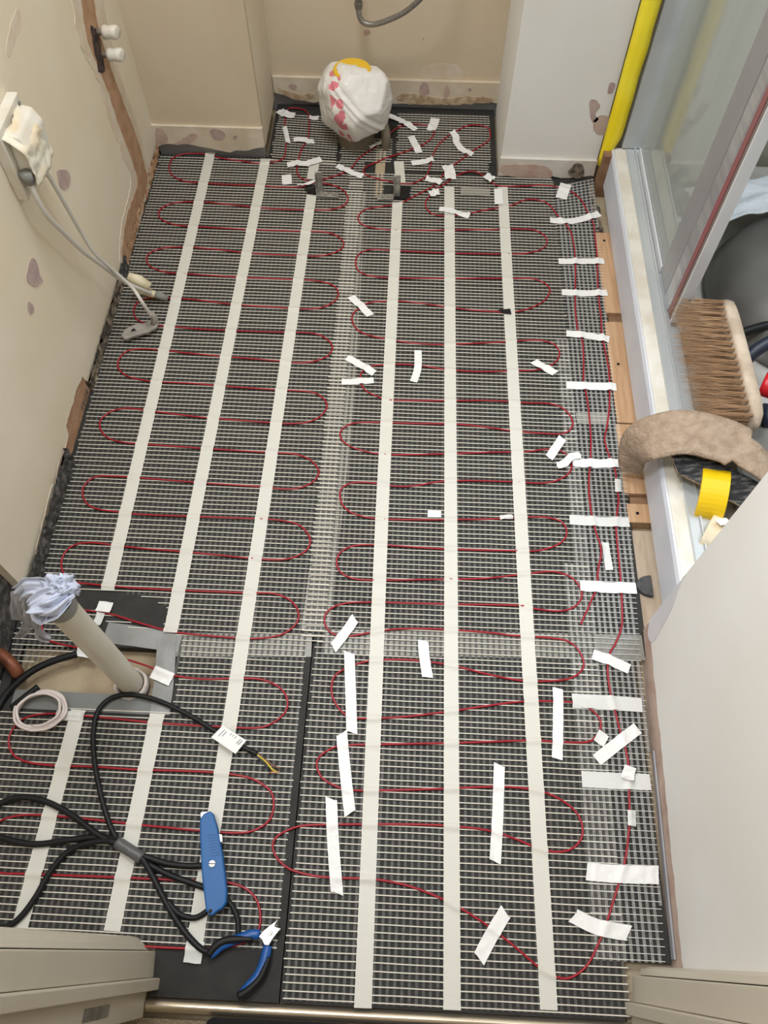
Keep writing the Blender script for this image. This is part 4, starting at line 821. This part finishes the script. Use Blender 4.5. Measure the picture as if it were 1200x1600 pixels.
# ================================================================== WASTE PIPE, RAG, COLLAR
wp_ = at(207, 1064, -.02); X, Y = -.480, .412
wpe = empty('waste_pipe', (X, Y, -.022), 'off-white waste pipe rising from the cut-out in the left corner', 'pipe')
b = MB(); n = 40; R0, R1 = .0215, .0190; vs = []
for z, r_ in ((-.022, R0), (.372, R0), (.372, R1), (-.022, R1)):
    for i in range(n): a = 2*math.pi*i/n; vs.append((X+r_*math.cos(a), Y+r_*math.sin(a), z))
b.add(vs, [(k*n+i, k*n+(i+1) % n, (k+1)*n+(i+1) % n, (k+1)*n+i) for k in range(3) for i in range(n)]); child(b, 'tube', 'pvc', wpe, smooth=False)
b = MB(); b.tube([(X, Y, .352), (X, Y, .376)], R0+.0012, 40, cap=False); child(b, 'dark_band', 'putty', wpe, smooth=True)
b = MB(); vs = []
for i in range(40):
    a = 2*math.pi*i/40; w = .0012*noise.noise(Vector((math.cos(a)*3, math.sin(a)*3, 1)))
    for r_, z in ((.0235, -.018), (.0240, -.004), (.0262+w, .003+w), (.0305+w*2, .001), (.031, -.018)): vs.append((X+r_*math.cos(a), Y-.002+r_*math.sin(a), z))
b.add(vs, [(i*5+k, i*5+k+1, ((i+1) % 40)*5+k+1, ((i+1) % 40)*5+k) for i in range(40) for k in range(4)]); child(b, 'collar', 'pvc_rim', wpe, smooth=True)
# rag stuffed into the pipe: crumpled sheet folds
rag = empty('blue_rag', (X-.01, Y, .372), 'crumpled pale blue rag stuffed in the top of the waste pipe', 'rag')
def crumple(center, rx, ry_, rz, seed, nu=44, nv=30, amp=.35, freq=3.2, ridg=.25):
    b = MB(); vs = []
    for i in range(nv+1):
        for j in range(nu):
            th = math.pi*i/nv; ph = 2*math.pi*j/nu
            d = Vector((math.sin(th)*math.cos(ph), math.sin(th)*math.sin(ph), math.cos(th)))
            r_ = 1+amp*noise.noise(d*freq+Vector((seed, 0, 0)))+ridg*(1-2*abs(noise.noise(d*freq*1.7+Vector((0, seed, 4)))))-ridg*.6
            vs.append(Vector(center)+Vector((d.x*rx*r_, d.y*ry_*r_, d.z*rz*r_)))
    b.add(vs, [(i*nu+j, i*nu+(j+1) % nu, (i+1)*nu+(j+1) % nu, (i+1)*nu+j) for i in range(nv) for j in range(nu)])
    return b
c1 = at(95, 918, .385); c2 = at(60, 940, .380)
child(crumple(c1, .021, .018, .020, 3, amp=.5, ridg=.5, freq=2.5), 'cloth_fold', 'rag', rag, smooth=True)
def drape(L, ws, m, seed, parent, name='cloth_fold', cupped=.010):
    """pleated strip of cloth through points, widths ws"""
    P = spline(L, .004); b = MB(); vs = []; nw = 14; wvs = []
    for i, p in enumerate(P):
        s_ = i/(len(P)-1)*(len(ws)-1); k = min(int(s_), len(ws)-2); w = ws[k]+(ws[k+1]-ws[k])*(s_-k)
        t = (P[min(i+1, len(P)-1)]-P[max(0, i-1)]).normalized(); wv = t.cross(AW).normalized(); N = t.cross(wv)
        for j in range(nw+1):
            u = j/nw-.5
            vs.append(p+wv*(u*w*(1+.25*noise.noise(Vector((i*.2, seed, 2)))))+N*(cupped*noise.noise(Vector((i*.10, j*.45, seed)))+cupped*.5*math.sin(j*1.1+seed+i*.05)))
    b.add(vs, [(i*(nw+1)+j, i*(nw+1)+j+1, (i+1)*(nw+1)+j+1, (i+1)*(nw+1)+j) for i in range(len(P)-1) for j in range(nw)])
    o = child(b, name, m, parent, smooth=True); o.modifiers.new('s', 'SOLIDIFY').thickness = .0008; return o
drape([at(112, 922, .39), at(85, 935, .395), at(60, 945, .39), at(45, 950, .385)], [.02, .034, .036, .016], 'rag', 1, rag)
drape([at(105, 935, .385), at(82, 950, .395), at(62, 958, .37), at(72, 968, .36)], [.014, .030, .034, .026], 'rag', 4, rag, cupped=.012)
drape([at(100, 912, .392), at(70, 918, .395), at(44, 918, .385), at(28, 930, .36)], [.020, .026, .030, .026], 'rag', 8, rag)
drape([at(40, 918, .385), at(28, 940, .34), at(36, 965, .28), at(40, 985, .22), at(28, 997, .20)], [.016, .030, .022, .012, .006], 'rag_thin', 6, rag)
drape([at(50, 940, .36), at(52, 965, .30), at(62, 990, .23), at(78, 998, .21)], [.016, .018, .016, .012], 'rag_thin', 9, rag)

# ================================================================== RECESS PIPES, CONDUITS
simple_tube('copper_pipe', [at(-30, 1005, .02), at(0, 1022, .02), at(20, 1040, .015), at(30, 1056, .0)], .0115, 'copper', 'brown copper pipe coming out of the wall recess at the left edge', 'pipe')
simple_tube('black_conduit', [at(-6, 1112, .004), at(12, 1082, .006), at(45, 1052, .009), at(80, 1034, .010), at(120, 1022, .008)], .0065, 'black', 'black conduit curving from the left edge to the tape scrap across the beige opening', 'conduit')
coil = empty('tube_coil', at(66, 1118, 0), 'coil of thin pinkish white tube with a black sleeve at the left edge', 'tube coil')
b = MB(); c = at(66, 1117, .0); pts = []
for i in range(150):
    a = math.radians(120)-i/149*2*math.pi*3.6; t = i/149; r_ = .0445-.010*t+.002*math.sin(a*2+1)
    pts.append((c.x+r_*1.02*math.cos(a)+.001*math.sin(i), c.y+.004+r_*.86*math.sin(a), .0105+.004*math.sin(t*9)+.006*t))
b.tube(pts, .0027, 8); child(b, 'tube', 'conduit', coil, smooth=True)
b = MB(); b.tube(spline([at(18, 1106, .012), at(38, 1090, .016), at(60, 1073, .016)], .005), .0058, 12); child(b, 'sleeve', 'black', coil, smooth=True)
# ================================================================== BLACK FLEX
fx = empty('power_cable', at(190, 1325, 0), 'tangled black power cable with a paper label, tied in the middle, near left', 'cable')
def ftube(L, zz=.009, r=.0050, name='flex', m='black', par=None, n=10):
    z = zz if isinstance(zz, list) else [zz]*len(L)
    b = MB(); b.tube(spline([at(a, c, h) for (a, c), h in zip(L, z)], .005), r, n); return child(b, name, m, par or fx, smooth=True)
ftube([(190, 1326), (172, 1290), (157, 1240), (147, 1185), (146, 1140), (155, 1108), (178, 1089), (210, 1086), (250, 1096), (300, 1120), (345, 1148), (385, 1170), (402, 1178)], r=.0046)
ftube([(215, 1336), (185, 1322), (150, 1302), (110, 1272), (70, 1252), (35, 1246), (5, 1253), (-20, 1275), (-15, 1300), (20, 1314), (60, 1319), (110, 1312), (160, 1308), (190, 1318)], [.014, .016, .014, .010, .009, .009, .009, .009, .009, .009, .009, .010, .012, .013], r=.0052)
ftube([(210, 1330), (180, 1316), (150, 1315), (110, 1328), (80, 1360), (55, 1403), (30, 1435), (5, 1450), (-25, 1448)], [.016, .018, .014, .010, .009, .009, .009, .009, .009])
ftube([(205, 1332), (225, 1338), (260, 1349), (295, 1353), (330, 1352)], [.014, .012, .010, .010, .010])
ftube([(205, 1332), (222, 1344), (260, 1365), (300, 1380), (335, 1392)], [.010, .009, .009, .009, .009])
ftube([(205, 1332), (222, 1342), (240, 1372), (262, 1415), (290, 1458), (318, 1485), (340, 1486)], [.018, .016, .011, .009, .009, .010, .012])
ftube([(262, 1408), (280, 1428), (305, 1434), (328, 1420), (345, 1405), (360, 1412), (371, 1435), (372, 1462)], .009, r=.0044)
ftube([(183, 1316), (200, 1327), (222, 1341)], .0145, .0095, 'tie_wrap', 'greysplice', n=10)
lab = child((lambda b: (b.prism([at(330, 1152, .020), at(348, 1134, .020), at(385, 1157, .020), at(368, 1178, .018)], (0, 0, .0006)), b)[1])(MB()), 'paper_label', 'paper', fx)
b = MB(); rs = random.Random(2)
A, B_, C_ = at(348, 1134, .0208), at(385, 1157, .0208), at(330, 1152, .0208); U = B_-A; V = C_-A
for (u, v0, ln) in ((.14, .15, .55), (.24, .2, .35), (.42, .12, .12), (.52, .12, .10), (.62, .12, .14), (.80, .10, .35), (.88, .14, .30)):
    k = v0
    while k < v0+ln:
        l = .04+.03*rs.random(); p = A+U*u+V*k; b.prism([p, p+U*.035, p+U*.035+V*l*.6, p+V*l*.6], (0, 0, .0002)); k += l
child(b, 'printed_lines', 'ink', lab)
for k, (mm, L) in enumerate((('wireyg', [(400, 1178), (415, 1190), (425, 1202), (432, 1206)]), ('wirebrown', [(400, 1176), (416, 1188), (428, 1197), (438, 1200)]), ('navy', [(399, 1180), (412, 1192), (420, 1203)]))):
    ftube(L, .008, .0016, ('earth_wire', 'brown_wire', 'blue_wire')[k], mm, n=6)
ftube([(420, 1207), (437, 1206)], .008, .0012, 'copper_end', 'copperwire', n=6)

# ================================================================== KNIFE
kn = empty('utility_knife', at(335, 1350, 0), 'blue retractable utility knife lying on the black cable', 'knife')
def kp(x, y, z=.014):   # crop (230,1040) scale 2.857 -> photo
    return at(230+x/2.857, 1040+y/2.857, z)
out = [(243, 690), (262, 665), (290, 655), (300, 665), (318, 720), (332, 790), (345, 860), (355, 940), (362, 1010), (360, 1060), (345, 1085), (320, 1100), (300, 1118), (285, 1118), (270, 1095), (262, 1030), (252, 940), (247, 850), (243, 770)]
b = MB(); b.prism([kp(x, y) for x, y in out], (0, 0, .016)); body = child(b, 'body', 'blue', kn, bevel=.004)
b = MB(); b.prism([kp(240, 700, .0215), kp(240, 656, .0215), kp(268, 652, .0215), kp(276, 664, .0215), kp(256, 690, .0215)], (0, 0, .001)); child(b, 'blade', 'blade', kn)
b = MB(); p = kp(291, 885, .029); b.tube([p, p+Vector((0, 0, .003))], [.0060, .0052], 16); scw = child(b, 'screw', 'steel', body, smooth=False)
b = MB(); b.box((p.x-.005, p.y-.0006, p.z+.003), (p.x+.005, p.y+.0006, p.z+.0034)); 
b.tube([kp(282, 1096, .0298), kp(282, 1096, .0308)], .003, 10); child(b, 'rivet', 'black', body)
b = MB(); b.prism([kp(322, 752, .02), kp(338, 756, .02), kp(340, 792, .02), kp(328, 790, .02)], (0, 0, .007)); child(b, 'slider', 'blade', kn, bevel=.001)
b = MB()
for k in range(8):
    p1 = kp(270+k*2.6, 755+k*13, .0301); p2 = kp(308+k*2.6, 750+k*13, .0301); b.prism([p1, p2, p2+Vector((0, -.0012, 0)), p1+Vector((0, -.0012, 0))], (0, 0, .0009))
child(b, 'grip_ridges', 'blue', body)
# ================================================================== PLIERS
pl = empty('side_cutters', at(420, 1460, 0), 'side cutting pliers with blue and black handles open on the floor beside the knife', 'pliers')
def rtube(L, rr, z, m, name, flat=.75, par=pl):
    b = MB(); P = spline([kp(x, y, z) for x, y in L], .004); n = len(P); r_ = []
    for i in range(n):
        s_ = i/(n-1)*(len(rr)-1); k = min(int(s_), len(rr)-2); r_.append(rr[k]+(rr[k+1]-rr[k])*(s_-k))
    b.tube(P, r_, 12, flat=flat); return child(b, name, m, par, smooth=True)
h1 = rtube([(503, 1200), (470, 1200), (430, 1212), (380, 1228), (330, 1250), (300, 1280), (280, 1300)], [.0068, .0078, .0072, .0072, .0078, .0068, .0045], .013, 'blue2', 'handle')
rtube([(470, 1222), (420, 1222), (360, 1225), (320, 1240), (290, 1268), (272, 1298)], [.003, .0046, .0055, .0058, .0062, .0045], .0175, 'black', 'grip_inlay', par=h1)
h2 = rtube([(538, 1250), (530, 1290), (515, 1340), (490, 1390), (455, 1430), (412, 1472)], [.0068, .0078, .0072, .0074, .0074, .0045], .012, 'blue2', 'handle')
rtube([(545, 1300), (525, 1350), (500, 1400), (450, 1450), (405, 1478)], [.003, .005, .0055, .0060, .0058], .0155, 'black', 'grip_inlay', par=h2)
b = MB(); b.prism([kp(x, y, .010) for x, y in [(500, 1210), (520, 1185), (550, 1160), (585, 1135), (572, 1165), (600, 1175), (582, 1195), (560, 1225), (545, 1250), (525, 1248), (515, 1225)]], (0, 0, .008)); hd = child(b, 'jaws', 'blade', pl, bevel=.001)
b = MB(); p = kp(545, 1192, .018); b.tube([p, p+Vector((0, 0, .003))], .005, 14); child(b, 'pivot', 'steel', hd)

# ================================================================== LEFT WALL FITTINGS
jb = empty('junction_box', (LX, 1.21, .44), 'white switch box covered with yellowed masking tape on the left wall', 'switch box')
b = MB(); b.box((LX+.0002, 1.145, .455), (LX+.020, 1.262, .585)); bp_ = child(b, 'back_plate', 'socket', jb, bevel=.002)
b = MB()
for yv, zv in ((1.250, .572), (1.254, .545)): b.tube([(LX+.0202, yv, zv), (LX+.0222, yv, zv)], .0035, 10)
child(b, 'fixing_screw', 'putty', bp_)
b = MB(); vs = []; nu, nv = 12, 12
b.prism([(LX+.020, 1.152, .470), (LX+.048, 1.156, .478), (LX+.052, 1.162, .545), (LX+.040, 1.165, .565), (LX+.020, 1.165, .570)], (0, .088, 0)); child(b, 'box_body', 'socket', jb, bevel=.004)
b = MB(); vs = []; nu, nv = 16, 20
for i in range(nu+1):
    for j in range(nv+1):
        u = i/nu; v = j/nv; y = 1.149+.095*u; z = .482+.092*v
        x = LX+.0545-.030*max(0, v-.72)/.28-.006*abs(u-.5)*2+.004*noise.noise(Vector((u*6, v*6, 2)))+.0025*noise.noise(Vector((u*14, v*14, 5)))
        vs.append((x, y+.004*noise.noise(Vector((u*4, v*5, 8))), z))
b.add(vs, [(i*(nv+1)+j, (i+1)*(nv+1)+j, (i+1)*(nv+1)+j+1, i*(nv+1)+j+1) for i in range(nu) for j in range(nv)]); o = child(b, 'masking_cover', 'masking', jb, smooth=True); o.modifiers.new('s', 'SOLIDIFY').thickness = .001
g0 = at_x(44, 278, LX+.035); b = MB(); b.tube([g0+Vector((0, -.002, .012)), g0+Vector((0, 0, -.010))], [.0105, .0085], 14); child(b, 'cable_gland', 'putty', jb, smooth=True)
g1 = at_x(62, 250, LX+.030); b = MB(); b.tube([g1+Vector((0, -.014, .006)), g1+Vector((0, .002, -.008))], [.0075, .0055], 12); child(b, 'cable_gland', 'putty', jb, smooth=True)
# white flexes from the box to the floor
def xcable(L, r, m, name, label):
    b = MB(); b.tube(spline([at_x(a, c, x) for a, c, x in L], .006), r, 10); o = b.build(name, m, smooth=True); return tag(o, label, 'cable', 'white flexes hanging from the switch box')
xcable([(47, 284, -.670), (55, 305, -.668), (72, 335, -.666), (98, 362, -.664), (130, 393, -.662), (160, 415, -.658), (188, 436, -.650), (215, 450, -.628), (240, 460, -.610)], .0046, 'whitecable', 'white_flex', 'white flex from the bottom of the switch box to the cream connector')
xcable([(60, 245, -.676), (70, 265, -.672), (85, 290, -.668), (105, 325, -.668), (128, 365, -.668), (150, 398, -.660), (180, 425, -.645), (207, 450, -.620), (222, 472, -.600), (236, 493, -.592)], .0040, 'whitecable', 'white_flex', 'white flex from the side of the switch box down to the bent metal bracket')
cn = empty('cable_connector', at(232, 462, .02), 'cream cable connector with a grey gland at the end of the white flex', 'connector')
b = MB(); b.tube([at(200, 432, .075), at(216, 438, .065), at(234, 448, .052)], [.010, .0135, .010], 14); child(b, 'cream_collar', 'connector', cn, smooth=True)
b = MB(); b.tube([at(212, 452, .036), at(235, 458, .030), at(250, 462, .024)], [.010, .009, .007], 12); child(b, 'cream_shell', 'connector', cn, smooth=True)
b = MB(); b.tube([at(243, 460, .026), at(252, 463, .022), at(262, 466, .015)], [.0095, .0088, .0070], 14); child(b, 'grey_gland', 'putty', cn, smooth=True)
fb = empty('floor_bracket', at(215, 515, 0), 'dusty bent metal bracket on the floor edge under the white flex', 'bracket')
b = MB(); b.prism([at(a, c, .012) for a, c in [(190, 528), (196, 518), (212, 510), (232, 507), (240, 500), (249, 505), (246, 514), (232, 522), (212, 528), (196, 533)]], (0, 0, .008)); pl2 = child(b, 'arm', 'rusty', fb, bevel=.002)
b = MB(); b.tube([at(209, 517, .0202), at(209, 517, .0206)], .0055, 12); child(b, 'hole', 'black', pl2)
b = MB(); b.tube([at(240, 508, .014), at(242, 498, .030), at(237, 489, .045)], [.009, .0075, .0060], 12); child(b, 'clamp', 'rusty', fb, smooth=True)
# capped stubs
for k, ((a, c), lb) in enumerate((((156, 52), 'upper of two white taped pipe stubs sticking out of the chase in the left wall'), ((164, 87), 'lower of two white taped pipe stubs sticking out of the chase in the left wall'))):
    p = at_x(a-6, c-2, LX); e = empty('pipe_stub', p, lb, 'pipe stub', 'capped pipe stubs on the left wall')
    b = MB(); b.tube([p, p+Vector((.018, 0, 0))], .0065, 12); child(b, 'stub', 'darkpipe', e, smooth=True)
    b = MB(); b.tube([p+Vector((.014, 0, 0)), p+Vector((.016, 0, 0)), p+Vector((.022, 0, .0)), p+Vector((.030, 0, 0)), p+Vector((.036, 0, 0)), p+Vector((.046, .001, 0)), p+Vector((.049, 0, 0))], [.009, .0135, .0145, .0125, .0145, .0140, .0105], 18); child(b, 'taped_cap', 'socket', e, smooth=True)
# hose on the back wall
hs = empty('braided_hose', at_y(575, 20, 2.09), 'grey braided flexible hose looping in from the top of the picture on the alcove wall', 'hose')
b = MB(); b.tube(spline([at_y(a, c, y_) for a, c, y_ in ((548, -260, 2.142), (552, -180, 2.118), (556, -60, 2.10), (560, -20, 2.09), (561, 5, 2.085), (561, 22, 2.08), (568, 35, 2.075), (585, 38, 2.07), (610, 30, 2.06), (635, 17, 2.05), (662, -8, 2.04), (690, -50, 2.04), (712, -130, 2.06), (722, -200, 2.142))], .005), .0068, 12); child(b, 'hose', 'hose', hs, smooth=True)
b = MB(); p = at_y(560, 3, 2.085); b.tube([p+Vector((0, 0, .030)), p+Vector((0, 0, .012)), p+Vector((0, 0, .011)), p, p+Vector((0, 0, -.001)), p+Vector((0, 0, -.016))], [.012, .012, .009, .009, .011, .0095], 8); child(b, 'union_nut', 'brass', hs)

# ================================================================== BAGGED SOIL PIPE
bc = at(556, 152, .128); sp = empty('soil_pipe', (bc.x, bc.y, 0), 'capped soil pipe stub with a yellow collar standing in the alcove', 'pipe')
b = MB(); b.tube([(bc.x-.002, bc.y, .0005), (bc.x-.002, bc.y, .18)], .050, 32); child(b, 'pipe_body', 'darkpipe', sp, smooth=False)
yc = at(546, 89, .205) + Vector((.010, -.049, 0))
b = MB(); b.tube([(yc.x, yc.y, .12), (yc.x, yc.y, .202), (yc.x, yc.y, .205)], [.049, .050, .046], 36); child(b, 'yellow_collar', 'yellow2', sp, smooth=False, bevel=.003)
q = at(603, 232, 0); b = MB(); b.tube(spline([(q.x, q.y, .001), (q.x-.001, q.y, .05), (q.x-.02, q.y+.03, .09)], .006), .0125, 14); child(b, 'brown_branch', 'darkpipe', sp, smooth=True)
bm_ = MB(); vs = []; nu, nv = 150, 110
rb = random.Random(21); PL = []
for k in range(18):
    t_ = 2*math.pi*k*.618; zz_ = 1-2*(k+.5)/18; q_ = math.sqrt(1-zz_*zz_)
    PL.append((Vector((q_*math.cos(t_), q_*math.sin(t_), zz_))+Vector((rb.uniform(-.25, .25), rb.uniform(-.25, .25), rb.uniform(-.2, .2))), rb.uniform(.93, 1.05)))
PL = [(n_.normalized(), h_) for n_, h_ in PL]
fold_a, fold_b = Vector((-.45, -.75, .75)), Vector((.62, -.70, -.42))
def segd(d):
    ab = fold_b-fold_a; t_ = max(0, min(1, (d-fold_a).dot(ab)/ab.dot(ab))); return (d-(fold_a+ab*t_))
side_ = (fold_b-fold_a).cross(Vector((0, -1, 0))).normalized()
for i in range(nv+1):
    for j in range(nu):
        th = math.pi*i/nv; ph = 2*math.pi*j/nu
        d = Vector((math.sin(th)*math.cos(ph), math.sin(th)*math.sin(ph), math.cos(th)))
        acc = 0
        for n_, h_ in PL:
            c_ = d.dot(n_)
            if c_ > .25: acc += (c_/h_)**45
        r_ = acc**(-1/45)
        r_ = min(1+(r_-1)*.85, 1.18)
        e_ = segd(d); u_ = e_.dot(side_); w_ = (e_-side_*u_).length
        if w_ < .35: r_ += .045*math.exp(-(u_/.05)**2)+.030*math.exp(-((u_-.16)/.04)**2)-.03*math.exp(-((u_+.11)/.05)**2)
        r_ += .022*noise.noise(d*4)+.005*(1-abs(noise.noise(d*7))*4)
        rr = .092*r_
        zs = (.90 if d.y < 0 else .90-.25*d.y) if d.z > 0 else 1.06
        vs.append(bc+Vector((d.x*rr*1.02, d.y*rr, d.z*rr*zs))+Vector((-.012*max(0, d.z), 0, 0)))
bm_.add(vs, [(i*nu+j, i*nu+(j+1) % nu, (i+1)*nu+(j+1) % nu, (i+1)*nu+j) for i in range(nv) for j in range(nu)])
me = bpy.data.meshes.new('carrier_bag'); o = bpy.data.objects.new('carrier_bag', me); COL.objects.link(o); o.location = bc
me.from_pydata([tuple(Vector(v)-bc) for v in bm_.v], [], bm_.f); me.materials.append(M['bag'])
for p in me.polygons: p.use_smooth = True
tag(o, 'crumpled white plastic bag with pink bubble lettering wrapped over the soil pipe in the alcove', 'plastic bag')
